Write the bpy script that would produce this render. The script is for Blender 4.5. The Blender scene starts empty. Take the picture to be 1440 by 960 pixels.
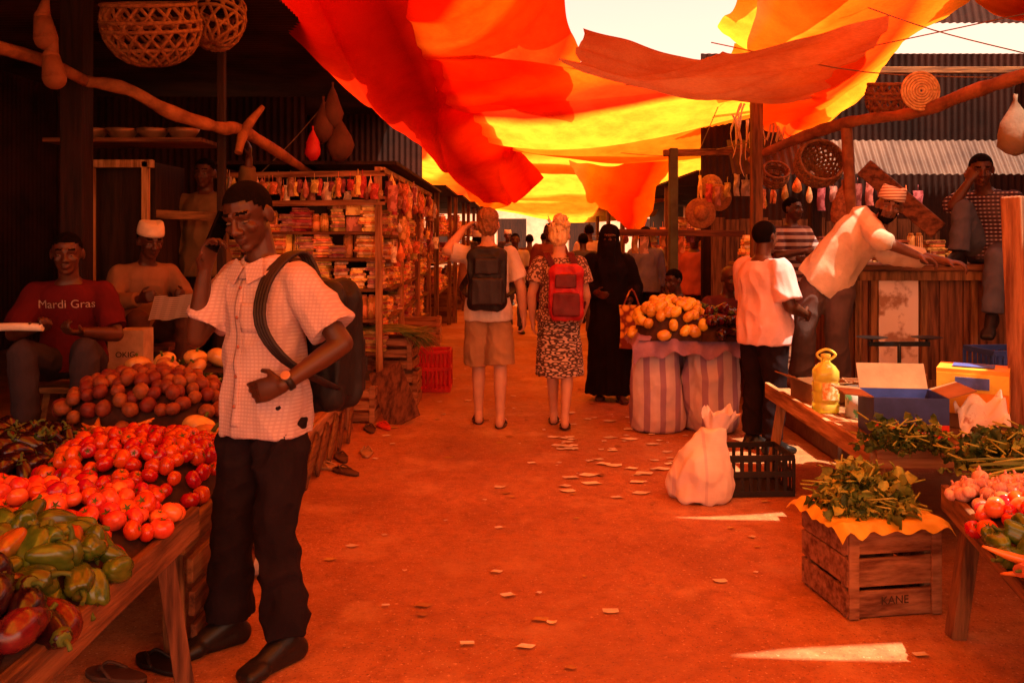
import bpy, bmesh, math, random
from mathutils import Vector, Matrix, noise
from mathutils.bvhtree import BVHTree
random.seed(7)
sc=bpy.context.scene
FL=1200.;CZ=1.56;HY=334.
def W(px,py,d): return Vector(((px-720)/FL*d, d, CZ-(py-HY)/FL*d))
def V(*a): return Vector(a)
U=random.uniform
# ---------------- materials
MATS={}
def _base(name):
    m=bpy.data.materials.new(name); m.use_nodes=True
    nt=m.node_tree; b=nt.nodes['Principled BSDF']; return m,nt,b
def mixc(nt,fac,a,b,mode='MIX'):
    n=nt.nodes.new('ShaderNodeMix'); n.data_type='RGBA'; n.blend_type=mode
    def s(i,v):
        if isinstance(v,(tuple,list)): n.inputs[i].default_value=(*v[:3],1)
        elif isinstance(v,(int,float)): n.inputs[i].default_value=v
        else: nt.links.new(v,n.inputs[i])
    s(0,fac); s(6,a); s(7,b); return n.outputs[2]
def coords(nt,st):
    tc=nt.nodes.new('ShaderNodeTexCoord'); mp=nt.nodes.new('ShaderNodeMapping')
    mp.inputs['Scale'].default_value=st; nt.links.new(tc.outputs['Object'],mp.inputs[0]); return mp.outputs[0],tc
def nz(nt,vec,scale,detail=4,rough=.6):
    n=nt.nodes.new('ShaderNodeTexNoise'); n.inputs['Scale'].default_value=scale
    n.inputs['Detail'].default_value=detail; n.inputs['Roughness'].default_value=rough
    nt.links.new(vec,n.inputs['Vector']); return n.outputs['Fac']
def ramp(nt,fac,stops):
    r=nt.nodes.new('ShaderNodeValToRGB'); e=r.color_ramp.elements
    while len(e)<len(stops): e.new(.5)
    for i,(p,c) in enumerate(stops): e[i].position=p; e[i].color=(*c[:3],1)
    nt.links.new(fac,r.inputs[0]); return r.outputs[0]
def bumpn(nt,b,h,strength,dist=.01):
    bp=nt.nodes.new('ShaderNodeBump'); bp.inputs['Strength'].default_value=strength; bp.inputs['Distance'].default_value=dist
    nt.links.new(h,bp.inputs['Height']); nt.links.new(bp.outputs[0],b.inputs['Normal'])
def randval(nt,col,rnd):
    oi=nt.nodes.new('ShaderNodeObjectInfo'); hs=nt.nodes.new('ShaderNodeHueSaturation')
    mr=nt.nodes.new('ShaderNodeMapRange'); mr.inputs[3].default_value=1-rnd; mr.inputs[4].default_value=1+rnd
    nt.links.new(oi.outputs['Random'],mr.inputs[0]); nt.links.new(mr.outputs[0],hs.inputs['Value'])
    m2=nt.nodes.new('ShaderNodeMapRange'); m2.inputs[3].default_value=.5-rnd*.06; m2.inputs[4].default_value=.5+rnd*.06
    nt.links.new(oi.outputs['Random'],m2.inputs[0]); nt.links.new(m2.outputs[0],hs.inputs['Hue'])
    nt.links.new(col,hs.inputs['Color']); return hs.outputs[0]
def mat(name,c1,c2=None,scale=8,rough=.75,bump=.3,bscale=40,st=(1,1,1),rnd=0,con=(.35,.65),metal=0,spec=.3,coat=0):
    if name in MATS: return MATS[name]
    m,nt,b=_base(name); c2=c2 or tuple(x*.6 for x in c1)
    v,tc=coords(nt,st)
    col=ramp(nt,nz(nt,v,scale),[(con[0],c2),(con[1],c1)])
    dirt=nz(nt,v,scale*.23+.5,3); col=mixc(nt,ramp(nt,dirt,[(.4,(0,0,0)),(.75,(.35,.35,.35))]),col,tuple(x*.45 for x in c1))
    if rnd: col=randval(nt,col,rnd)
    nt.links.new(col,b.inputs['Base Color']); b.inputs['Roughness'].default_value=rough
    b.inputs['Metallic'].default_value=metal; b.inputs['Specular IOR Level'].default_value=spec
    b.inputs['Coat Weight'].default_value=coat
    if bump: bumpn(nt,b,nz(nt,v,bscale,5),bump)
    MATS[name]=m; return m
def wood(name,c1,c2,axis):
    st=[9,9,9]; st[axis]=.8
    return mat(name,c1,c2,scale=3,rough=.8,bump=.7,bscale=9,st=tuple(st),rnd=.2,con=(.35,.62))
WD=[wood('wood_worn_%s'%a,(.26,.10,.035),(.055,.018,.007),i) for i,a in enumerate('xyz')]
WP=[wood('wood_pale_%s'%a,(.52,.25,.10),(.16,.055,.018),i) for i,a in enumerate('xyz')]
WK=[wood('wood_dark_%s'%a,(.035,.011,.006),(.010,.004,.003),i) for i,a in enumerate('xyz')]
def checks(name,base,line,fx,fz,t=.2,line2=None,kx=.75):
    m,nt,b=_base(name); v,tc=coords(nt,(1,1,1)); sp=nt.nodes.new('ShaderNodeSeparateXYZ'); nt.links.new(v,sp.inputs[0])
    def fr(o,f,tt):
        a=nt.nodes.new('ShaderNodeMath'); a.operation='MULTIPLY'; a.inputs[1].default_value=f; nt.links.new(o,a.inputs[0])
        c=nt.nodes.new('ShaderNodeMath'); c.operation='FRACT'; nt.links.new(a.outputs[0],c.inputs[0])
        d=nt.nodes.new('ShaderNodeMath'); d.operation='LESS_THAN'; d.inputs[1].default_value=tt; nt.links.new(c.outputs[0],d.inputs[0]); return d.outputs[0]
    col=base
    if fz: col=mixc(nt,fr(sp.outputs[2],fz,t),base,line)
    if fx:
        k=nt.nodes.new('ShaderNodeMath'); k.operation='MULTIPLY'; k.inputs[1].default_value=kx; nt.links.new(fr(sp.outputs[0],fx,t),k.inputs[0])
        col=mixc(nt,k.outputs[0],col,line2 or line)
    col=mixc(nt,ramp(nt,nz(nt,v,5),[(.4,(0,0,0)),(.7,(.4,.4,.4))]),col,tuple(x*.5 for x in base))
    nt.links.new(col,b.inputs['Base Color']); b.inputs['Roughness'].default_value=.9; b.inputs['Specular IOR Level'].default_value=.1
    bumpn(nt,b,nz(nt,v,30,5),.3); return m
def vor(name,stops,scale,st=(1,1,1)):
    m,nt,b=_base(name); v,tc=coords(nt,st); n=nt.nodes.new('ShaderNodeTexVoronoi'); n.inputs['Scale'].default_value=scale
    nt.links.new(v,n.inputs['Vector']); nt.links.new(ramp(nt,n.outputs['Distance'],stops),b.inputs['Base Color']); b.inputs['Roughness'].default_value=.85
    bumpn(nt,b,nz(nt,v,30,5),.3); return m
def canopy(name,stops,tr=.6,du=.45):
    m=bpy.data.materials.new(name); m.use_nodes=True; nt=m.node_tree; nt.nodes.clear()
    tc=nt.nodes.new('ShaderNodeTexCoord')
    sp=nt.nodes.new('ShaderNodeSeparateXYZ'); nt.links.new(tc.outputs['UV'],sp.inputs[0])
    def ma(a,k,c):
        q=nt.nodes.new('ShaderNodeMath'); q.operation='MULTIPLY_ADD'; q.inputs[1].default_value=k; nt.links.new(a,q.inputs[0])
        if isinstance(c,float): q.inputs[2].default_value=c
        else: nt.links.new(c,q.inputs[2])
        return q.outputs[0]
    s=ma(sp.outputs[1],1-du,ma(sp.outputs[0],du,ma(nz(nt,tc.outputs['UV'],1.6,2),.22,-.11)))
    col=ramp(nt,s,stops)
    v2,_=coords(nt,(1,1,1)); st=nz(nt,v2,3,6,.7)
    col=mixc(nt,ramp(nt,st,[(.35,(.5,.5,.5)),(.6,(0,0,0))]),col,mixc(nt,1.,col,(.7,.35,.2),'MULTIPLY'))
    v3,_=coords(nt,(3,40,40)); col=mixc(nt,.3,col,ramp(nt,nz(nt,v3,6,3),[(.3,(.3,.1,.02)),(.7,(1,.7,.3))]),'OVERLAY')
    d=nt.nodes.new('ShaderNodeBsdfDiffuse'); t=nt.nodes.new('ShaderNodeBsdfTranslucent'); mx=nt.nodes.new('ShaderNodeMixShader'); o=nt.nodes.new('ShaderNodeOutputMaterial')
    mx.inputs[0].default_value=tr
    for k in (d,t): nt.links.new(col,k.inputs[0])
    nt.links.new(d.outputs[0],mx.inputs[1]); nt.links.new(t.outputs[0],mx.inputs[2]); nt.links.new(mx.outputs[0],o.inputs[0]); return m
RED=(.50,.014,.003);ORG=(.84,.17,.008);YEL=(.97,.48,.035);LRED=(.72,.045,.005);CRM=(.9,.62,.32);TAN=(.40,.24,.14);DRD=(.28,.008,.003)
C_red=canopy('cloth_red',[(0,LRED),(.25,RED),(.5,DRD),(.7,LRED),(.85,RED),(1,LRED)],.5,.6)
C_mix=canopy('cloth_striped',[(0,LRED),(.22,LRED),(.25,YEL),(.36,YEL),(.40,ORG),(.62,LRED),(.66,ORG),(.84,ORG),(.88,YEL),(1,ORG)],.55,.4)
C_yel=canopy('cloth_yellow',[(0,ORG),(.15,YEL),(.45,YEL),(.49,ORG),(.6,ORG),(.66,YEL),(1,YEL)],.62,.3)
C_yr=canopy('cloth_yellow_red',[(0,ORG),(.2,ORG),(.24,LRED),(.36,RED),(.40,YEL),(.62,YEL),(.66,ORG),(.8,ORG),(.84,YEL),(1,YEL)],.6,.35)
C_tan=canopy('cloth_faded',[(0,TAN),(.5,(.55,.36,.22)),(.8,TAN),(1,(.8,.58,.38))],.42)
C_org=canopy('cloth_orange',[(0,CRM),(.12,YEL),(.3,ORG),(.6,LRED),(.65,ORG),(.85,YEL),(1,ORG)],.6,.7)
# ---------------- mesh builder
class MB:
    def __init__(s): s.bm=bmesh.new()
    def _mi(s,vs,mi,sm=False):
        for f in {f for v in vs for f in v.link_faces}: f.material_index=mi; f.smooth=sm
    def box(s,c,size,rz=0,mi=0,M=None):
        m=Matrix.Translation(Vector(c))@(M.to_4x4() if M else Matrix.Rotation(rz,4,'Z'))@Matrix.Diagonal((*size,1))
        r=bmesh.ops.create_cube(s.bm,size=1,matrix=m); s._mi(r['verts'],mi); return r['verts']
    def beam(s,a,b,w,h,mi=0):
        a=Vector(a);b=Vector(b);d=b-a; q=d.to_track_quat('X','Z').to_matrix()
        s.box((a+b)/2,(d.length,w,h),mi=mi,M=q)
    def ell(s,c,r,M=None,mi=0,seg=16,sm=True):
        if not hasattr(r,'__len__'): r=(r,r,r)
        m=Matrix.Translation(Vector(c))@(M.to_4x4() if M else Matrix())@Matrix.Diagonal((*r,1))
        q=bmesh.ops.create_uvsphere(s.bm,u_segments=seg,v_segments=max(6,seg*2//3),radius=1,matrix=m); s._mi(q['verts'],mi,sm); return q['verts']
    def cyl(s,a,b,r0,r1=None,mi=0,seg=16,cap=True,sm=True):
        a=Vector(a);b=Vector(b);d=b-a;r1=r0 if r1 is None else r1
        m=Matrix.Translation((a+b)/2)@d.to_track_quat('Z','Y').to_matrix().to_4x4()
        q=bmesh.ops.create_cone(s.bm,cap_ends=cap,segments=seg,radius1=r0,radius2=r1,depth=d.length,matrix=m)
        s._mi(q['verts'],mi,sm)
        for f in {f for v in q['verts'] for f in v.link_faces}:
            if len(f.verts)>4: f.smooth=False
    def limb(s,a,b,r0,r1,c0=True,c1=True):
        s.cyl(a,b,r0,r1,seg=14)
        if c0: s.ell(a,r0*1.0,seg=14)
        if c1: s.ell(b,r1*1.0,seg=14)
    def loft(s,rings,mi=0,cap=True,sm=True):
        L=[[s.bm.verts.new(p) for p in r] for r in rings]; n=len(L[0])
        for i in range(len(L)-1):
            for j in range(n):
                f=s.bm.faces.new((L[i][j],L[i][(j+1)%n],L[i+1][(j+1)%n],L[i+1][j])); f.material_index=mi; f.smooth=sm
        if cap:
            f=s.bm.faces.new(L[0][::-1]); f.material_index=mi; f=s.bm.faces.new(L[-1]); f.material_index=mi
    def tube(s,pts,r,mi=0,seg=8,sub=4,wob=0):
        P=[Vector(p) for p in pts]; Q=[]
        rr=r if hasattr(r,'__len__') else [r]*len(P); RR=[]
        n=len(P)
        for i in range(n-1):
            p0=P[max(i-1,0)];p1=P[i];p2=P[i+1];p3=P[min(i+2,n-1)]
            for k in range(sub):
                t=k/sub; Q.append(.5*((2*p1)+(p2-p0)*t+(2*p0-5*p1+4*p2-p3)*t*t+(3*p1-p0-3*p2+p3)*t**3)); RR.append(rr[i]*(1-t)+rr[i+1]*t)
        Q.append(P[-1]);RR.append(rr[-1]); rings=[]; prev=None
        for i,q in enumerate(Q):
            d=(Q[min(i+1,len(Q)-1)]-Q[max(i-1,0)]); d=d.normalized() if d.length>1e-9 else V(0,0,1)
            if prev is None:
                a=d.cross(V(0,0,1)) if abs(d.z)<.9 else d.cross(V(1,0,0))
            else: a=prev-d*prev.dot(d)
            a.normalize(); prev=a; b=d.cross(a); ro=RR[i]*(1+(U(-wob,wob) if wob else 0))
            rings.append([q+(a*math.cos(2*math.pi*j/seg)+b*math.sin(2*math.pi*j/seg))*ro for j in range(seg)])
        s.loft(rings,mi)
    def quad(s,ps,mi=0,sm=False):
        f=s.bm.faces.new([s.bm.verts.new(p) for p in ps]); f.material_index=mi; f.smooth=sm; return f
    def grid(s,fn,nu,nv,mi=0,uv=False):
        L=[[s.bm.verts.new(fn(i/nu,j/nv)) for j in range(nv+1)] for i in range(nu+1)]
        ly=s.bm.loops.layers.uv.verify() if uv else None
        for i in range(nu):
            for j in range(nv):
                f=s.bm.faces.new((L[i][j],L[i+1][j],L[i+1][j+1],L[i][j+1])); f.smooth=True; f.material_index=mi
                if uv:
                    for lp,(a,b) in zip(f.loops,((i,j),(i+1,j),(i+1,j+1),(i,j+1))): lp[ly].uv=(a/nu,b/nv)
def link(ob): sc.collection.objects.link(ob); return ob
def meta(ob,label=None,cat=None,group=None,kind=None):
    if label: ob['label']=label
    if cat: ob['category']=cat
    if group: ob['group']=group
    if kind: ob['kind']=kind
    return ob
def fin(mb,name,mats,origin=(0,0,0),parent=None,label=None,cat=None,group=None,kind=None,bevel=0,local=False):
    me=bpy.data.meshes.new(name); o=Vector(origin)
    if parent is not None and not local: o=parent.location.copy()
    if not local: bmesh.ops.translate(mb.bm,verts=mb.bm.verts,vec=-o)
    mb.bm.to_mesh(me); mb.bm.free()
    for m in (mats if isinstance(mats,(list,tuple)) else [mats]): me.materials.append(m)
    ob=link(bpy.data.objects.new(name,me))
    if parent is not None: ob.parent=parent
    else: ob.location=o
    if bevel:
        b=ob.modifiers.new('b','BEVEL'); b.width=bevel; b.segments=2; b.limit_method='ANGLE'
    return meta(ob,label,cat,group,kind)
def empty(name,loc,**k):
    e=link(bpy.data.objects.new(name,None)); e.location=loc; e.empty_display_size=.1; return meta(e,**k)
TS=bpy.data.scenes.new('work')   # scratch scene so that evaluating one mesh stays fast
def evalmesh(ob):
    TS.collection.objects.link(ob); vl=TS.view_layers[0]; vl.update(); dg=vl.depsgraph
    me=bpy.data.meshes.new_from_object(ob.evaluated_get(dg)); bpy.data.objects.remove(ob); return me
def remesh(mb,vox,sm=3,fold=0,ff=(9,9,5),fine=True):
    me=bpy.data.meshes.new('t'); mb.bm.to_mesh(me); mb.bm.free(); ob=bpy.data.objects.new('t',me)
    m=ob.modifiers.new('r','REMESH'); m.mode='VOXEL'; m.voxel_size=vox; m.use_smooth_shade=True
    s=ob.modifiers.new('s','SMOOTH'); s.factor=.5; s.iterations=sm
    me2=evalmesh(ob)
    if fold:
        sd=U(0,50); nr=[v.normal.copy() for v in me2.vertices]
        for v,nn in zip(me2.vertices,nr):
            c=v.co; a=noise.noise(Vector((c.x*ff[0]+sd,c.y*ff[1],(c.z+c.x*.5)*ff[2]))); b=noise.noise(Vector((c.x*22,c.y*22,c.z*14+sd))) if fine else 0
            v.co=c+nn*fold*((1-abs(a)*2.2)+.35*b-.5)
    me2.polygons.foreach_set('use_smooth',[True]*len(me2.polygons))
    return me2
def mobj(me,name,mats,parent=None,**k):
    me.name=name; me.materials.clear()
    for m in (mats if isinstance(mats,(list,tuple)) else [mats]): me.materials.append(m)
    ob=link(bpy.data.objects.new(name,me))
    if parent is not None: ob.parent=parent
    return meta(ob,**k)
def text(s,size,M,m,parent,name='lettering',proj=None):
    cu=bpy.data.curves.new('t','FONT'); cu.body=s; cu.size=size; cu.extrude=.0008; cu.align_x='CENTER'; cu.align_y='CENTER'
    me=evalmesh(bpy.data.objects.new('t',cu)); me.transform(M)
    if proj:
        bv=BVHTree.FromPolygons([v.co for v in proj.data.vertices],[p.vertices[:] for p in proj.data.polygons])
        for v in me.vertices:
            l,n,i,d=bv.ray_cast(Vector((v.co.x,1.0,v.co.z)),Vector((0,-1,0)))
            if l is not None: v.co=l+Vector((0,.005,0))
    return mobj(me,name,m,parent)
# ---------------- people
RG=[(-.13,.10,.085),(-.07,.155,.115),(.02,.172,.124),(.15,.162,.117),(.32,.142,.105),(.5,.15,.112),(.68,.165,.12),(.82,.168,.112),(.91,.13,.088),(.97,.085,.07),(1.04,.056,.058)]
def rgi(t):
    if t<=RG[0][0]: return RG[0][1:]
    for a,b in zip(RG,RG[1:]):
        if t<=b[0]:
            k=(t-a[0])/(b[0]-a[0]); return (a[1]*(1-k)+b[1]*k,a[2]*(1-k)+b[2]*k)
    return RG[-1][1:]
DJ=dict(pel=(0,0,.93),neck=(0,-.01,1.46),hd=(0,.02,1.63),shR=(.18,-.01,1.405),shL=(-.18,-.01,1.405),elR=(.235,-.03,1.12),elL=(-.235,-.03,1.12),
 wrR=(.25,.06,.88),wrL=(-.25,.06,.88),hipR=(.09,0,.91),hipL=(-.09,0,.91),knR=(.105,.02,.49),knL=(-.105,.02,.49),anR=(.11,-.02,.09),anL=(-.11,-.02,.09),fdR=(.2,1,0),fdL=(-.2,1,0))
class Fig:
    def __init__(s,J,build=1.,belly=0):
        s.J={k:Vector(v) for k,v in {**DJ,**J}.items()}; s.b=build; s.belly=belly
        j=s.J; s.up=(j['neck']-j['pel']).normalized()
        for S in 'RL': j['sh'+S]=j['sh'+S]-s.up*.022
        if 'ch' not in j: j['ch']=(j['pel']+j['neck'])/2
    def fr(s,t):
        j=s.J; tt=t; c=j['pel']*(1-tt)+j['neck']*tt
        if 0<tt<1: c+= (j['ch']-(j['pel']+j['neck'])/2)*(4*tt*(1-tt))
        k=min(max(t,0),1); r=((j['hipR']-j['hipL']).normalized()*(1-k)+(j['shR']-j['shL']).normalized()*k).normalized()
        f=s.up.cross(r).normalized(); r=f.cross(s.up).normalized(); return c,r,f
    def torso(s,mb,inf,t0,t1,n=14,minr=0,flare=0):
        rings=[]
        for i in range(n+1):
            t=t0+(t1-t0)*i/n; c,r,f=s.fr(t); a,b=rgi(t)
            if minr and t<.1: a=max(a,.172);b=max(b,.124)
            elif minr and t<.45: a=max(a,minr[0]);b=max(b,minr[1])
            a=a*s.b+inf; b=b*s.b+inf
            if flare and t<.5: a+=flare*(.5-t); b+=flare*(.5-t)
            bl=s.belly*math.exp(-((t-.25)/.25)**2)
            ring=[]
            for q in range(24):
                th=2*math.pi*q/24; cx,sy=math.cos(th),math.sin(th); cx=math.copysign(abs(cx)**.85,cx); sy=math.copysign(abs(sy)**.9,sy)
                ring.append(c+r*a*cx+f*(b*sy+(bl*max(sy,0))))
            rings.append(ring)
        mb.loft(rings)
    def arm(s,mb,S,inf,f1=2.,cap=True):
        j=s.J;a,b,c=j['sh'+S],j['el'+S],j['wr'+S]; k=s.b
        if f1<=1:
            mb.limb(a,a.lerp(b,f1),(.054)*k+inf,(.048)*k+inf*1.5,True,False); return
        mb.limb(a,b,.053*k+inf,.043*k+inf); g=min(f1-1,1)
        e=b.lerp(c,g); m=b.lerp(e,.3); mb.limb(b,m,.043*k+inf,.044*k+inf); mb.limb(m,e,.044*k+inf,(.044-(.016*g))*k+inf,True,cap)
    def leg(s,mb,S,inf,f1=2.,flare=0,cap=True):
        j=s.J;a,b,c=j['hip'+S],j['kn'+S],j['an'+S];k=s.b
        q=a.lerp(b,min(.3,f1*.5)); mb.limb(a,q,.07*k+inf*.7,.084*k+inf)
        if f1<=1: mb.limb(q,a.lerp(b,f1),.084*k+inf,(.088-.03*f1)*k+inf+flare,True,False); return
        mb.limb(q,b,.084*k+inf,.055*k+inf); e=b.lerp(c,min(f1-1,1)); m=b.lerp(c,.3)
        if f1-1>.3: mb.limb(b,m,.055*k+inf,.056*k+inf); mb.limb(m,e,.056*k+inf,.034*k+inf+flare,True,cap)
        else: mb.limb(b,e,.055*k+inf,.056*k+inf,True,cap)
    def foot(s,mb,S,inf=0):
        an=s.J['an'+S]; fd=s.J['fd'+S].normalized(); dn=V(0,0,-1)
        ball=an+fd*.125+dn*.058; toe=an+fd*.175+dn*.066; heel=an-fd*.045+dn*.052; sd=fd.cross(dn).normalized()
        mb.limb(an,ball,.038+inf,.026+inf); mb.limb(an,heel,.036+inf,.033+inf); mb.limb(heel,ball,.033+inf,.026+inf)
        for q in (-.02,0,.02): mb.limb(ball+sd*q,toe+sd*q*1.1,.022+inf,.016+inf)
    def hand(s,mb,S,spec=None,rs=1):
        j=s.J; w=j['wr'+S]; fa=(w-j['el'+S]).normalized(); x=1 if S=='R' else -1
        spec=spec or {}
        D=Vector(spec.get('d',fa)).normalized(); N=Vector(spec.get('n',(-x,.2,0))); N=(N-D*N.dot(D)).normalized()
        T=Vector(spec.get('t',(0,1,.1))); T=(T-D*T.dot(D)-N*T.dot(N)); T=D.cross(N)*(1 if D.cross(N).dot(T)>=0 else -1)
        curl=spec.get('c',.35); N0=N.copy()
        rings=[]
        for u,a,b in ((-.01,.026,.022),(.02,.034,.020),(.06,.043,.018),(.09,.043,.014)):
            rings.append([w+D*u+T*a*math.cos(q*math.pi/8)+N*b*math.sin(q*math.pi/8) for q in range(16)])
        mb.loft(rings)
        for i,(ln) in enumerate((.92,1.02,.95,.74)):
            p=w+D*.085+T*(.032-i*.0215); d=D.copy(); r=.0092*rs; N=N0.copy()
            for k,sl in enumerate((.042,.027,.022)):
                ang=curl*(1+.25*k)+.06*i; nd=(d*math.cos(ang)+N*math.sin(ang)).normalized(); nn=(N*math.cos(ang)-d*math.sin(ang)).normalized()
                d=nd; q=p+d*sl*ln; mb.limb(p,q,r,r*.92); p=q; r*=.92; N=nn
        N=N0
        p=w+D*.02+T*.026; q=p+(D*.6+T*.7+N*.3).normalized()*.045; mb.limb(p,q,.014*rs,.0105*rs); q2=q+(D*.85+T*.25+N*(.3+curl*.6)).normalized()*.035; mb.limb(q,q2,.0105*rs,.0085*rs)
def headm(yaw,pitch,roll):
    return (Matrix.Rotation(yaw,3,'Z')@Matrix.Rotation(roll,3,'Y')@Matrix.Rotation(pitch,3,'X'))
skinD=mat('skin_dark',(.105,.032,.014),(.06,.019,.009),scale=6,rough=.42,bump=.08,bscale=160,spec=.4)
skinM=mat('skin_brown',(.20,.075,.035),(.13,.045,.02),scale=6,rough=.45,bump=.08,bscale=160,spec=.35)
skinL=mat('skin_light',(.66,.34,.2),(.54,.26,.15),scale=6,rough=.5,bump=.06,bscale=150,spec=.3)
lipD=mat('lip_dark',(.10,.03,.018),rough=.4,bump=0); lipL=mat('lip_light',(.5,.15,.1),rough=.4,bump=0)
hairK=mat('hair_black',(.010,.006,.005),scale=60,rough=.95,bump=1,bscale=260,spec=.05)
hairB=mat('hair_blonde',(1.,.75,.36),(.72,.42,.15),scale=6,rough=.5,bump=1,bscale=12,st=(6,6,1))
hairO=mat('hair_brown',(.36,.14,.05),scale=30,rough=.6,bump=1,bscale=80)
eyeW=mat('eye_white',(.20,.13,.10),rough=.3,bump=0); eyeP=mat('eye_pupil',(.006,.004,.003),rough=.1,bump=0)
leatherK=mat('shoe_black',(.02,.012,.01),rough=.45,bump=.2); rubber=mat('sandal_brown',(.12,.05,.03),rough=.7)
HS=1.06
def person(loc,head,J=None,H=1.75,skin=None,vox=.008,build=1.,belly=0,hr=(0,0,0),hair='short',hairmat=None,
  top=None,bot=None,feet='shoe',handR=None,handL=None,robe=None,label='',face=True,feetmat=None,beard=False,dn=0):
    J=J or {}; skin=skin or skinD; F=Fig(J,build,belly); j=F.J; mb=MB(); cv=max(vox*1.15,.0065); fine=vox<.006
    F.torso(mb,0,-.13,1.04)
    for S,hs in (('R',handR),('L',handL)):
        F.arm(mb,S,0); F.hand(mb,S,hs,1 if vox<.007 else 1.1); F.leg(mb,S,0); F.foot(mb,S)
    A=headm(*hr); hc=j['hd']
    def h(x,y,z): return hc+A@(V(x,y,z)*HS)
    def E(m_,c,r,B=None,**k): return m_.ell(h(*c),tuple(q*HS for q in r),B or A,**k)
    mb.limb(j['neck']-F.up*.04,h(0,-.018,-.05),.06*build,.054)
    for S in 'RL': mb.limb(j['neck']-F.up*.03,j['sh'+S]+F.up*.004,.042,.042)
    E(mb,(0,-.012,.028),(.077,.096,.088)); E(mb,(0,.018,-.03),(.062,.068,.08)); E(mb,(0,.034,-.080),(.043,.042,.034)); E(mb,(0,.062,-.095),(.023,.021,.017))
    mb.limb(h(0,.084,.012),h(0,.104,-.028),.009,.0135)
    for x in (-1,1):
        E(mb,(x*.016,.094,-.032),(.012,.012,.0095)); mb.limb(h(x*.012,.082,.026),h(x*.045,.066,.024),.011,.011)
        E(mb,(x*.031,.067,.0125),(.017,.0135,.0085)); E(mb,(x*.031,.066,-.0095),(.016,.0125,.0055))
        E(mb,(x*.04,.060,-.026),(.021,.019,.018)); E(mb,(x*.08,-.005,-.008),(.009,.021,.032),A@Matrix.Rotation(x*.35,3,'Z'))
    E(mb,(0,.084,-.058),(.023,.013,.007)); E(mb,(0,.083,-.069),(.020,.013,.0085))
    me=remesh(mb,vox,3 if vox>.006 else 4)
    lip=lipL if skin is skinL else lipD; hmt=hairmat or hairK
    body=mobj(me,'person',[skin,lip,hmt],label=label,cat='person')
    Ai=A.inverted()
    if face:
        for p in me.polygons:
            if (p.center-hc).length_squared>.03: continue
            q=Ai@(p.center-hc)/HS
            if q.y>.07 and abs(q.z+.063+q.x*q.x*10)<.0115-.35*max(0,abs(q.x)-.010) and abs(q.x)<.023: p.material_index=1
            elif q.y>.055 and abs(q.z-.033+abs(q.x)*.06)<.0045 and .014<abs(q.x)<.05: p.material_index=2
            elif beard and (q.z<-.072 or (q.z<-.03 and abs(q.x)>.045)) and q.z>-.125 and q.y>-.01: p.material_index=2
        for x in (-1,1):
            e=MB(); E(e,(x*.031,.0705,-.001),(.0125,.0113,.0045),seg=12); E(e,(x*.031,.0772,-.002-dn),(.0052,.005,.004),mi=1,seg=10)
            fin(e,'eye',[eyeW,eyeP],parent=body,local=True)
    if hair=='short':
        e=MB(); vs=E(e,(0,-.012,.028),(.0785,.0975,.0895),seg=44)
        def hl(y):
            for a,za,b_,zb in ((-.02,-.05,-.0,-.02),(.0,-.02,.02,.02),(.02,.02,.05,.054),(.05,.054,.08,.066)):
                if y<=a: return za
                if y<=b_: return za+(zb-za)*(y-a)/(b_-a)
            return .066
        dl=[v for v in e.bm.verts if (lambda q:q.z<hl(q.y)+.003*math.sin(q.x*300))(Ai@(v.co-hc)/HS)]
        bmesh.ops.delete(e.bm,geom=dl,context='VERTS'); fin(e,'hair',hmt,parent=body,local=True)
    elif hair=='full':
        e=MB(); E(e,(0,-.015,.05),(.085,.105,.085)); E(e,(0,-.05,-.005),(.078,.066,.09)); E(e,(0,.04,.095),(.06,.05,.03)); mobj(remesh(e,.007,1,fold=.008,ff=(30,30,12)),'hair',hmt,body)
    elif hair=='bun':
        e=MB(); E(e,(0,-.015,.05),(.086,.106,.086)); E(e,(0,-.055,.0),(.078,.062,.085)); E(e,(.01,-.09,.13),(.06,.055,.05)); E(e,(.06,-.11,.09),(.03,.03,.03))
        for i in range(18):
            a=U(-.07,.07); e.limb(h(a,-.1,U(.05,.12)),h(a*1.7,-.14+U(-.02,.02),U(.08,.19)-U(0,.1)),.006,.004)
        mobj(remesh(e,.006,1,fold=.008,ff=(30,30,10)),'hair',hmt,body)
    if isinstance(hair,tuple):
        e=MB(); E(e,(0,-.025,.02),(.08,.09,.06)); fin(e,'hair',hairK,parent=body,local=True)
        e=MB(); rings=[]
        for z,k in ((.045,1.0),(.065,1.02),(.10,.97),(.125,.86),(.132,.7)):
            rings.append([h(.086*k*math.cos(q*math.pi/12),-.012+.104*k*math.sin(q*math.pi/12),z+(.012*math.cos(q*math.pi/12*2)if z>.1 else 0)) for q in range(24)])
        e.loft(rings); fin(e,'cap',hair[1],parent=body,local=True)
    tobj=None
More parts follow.
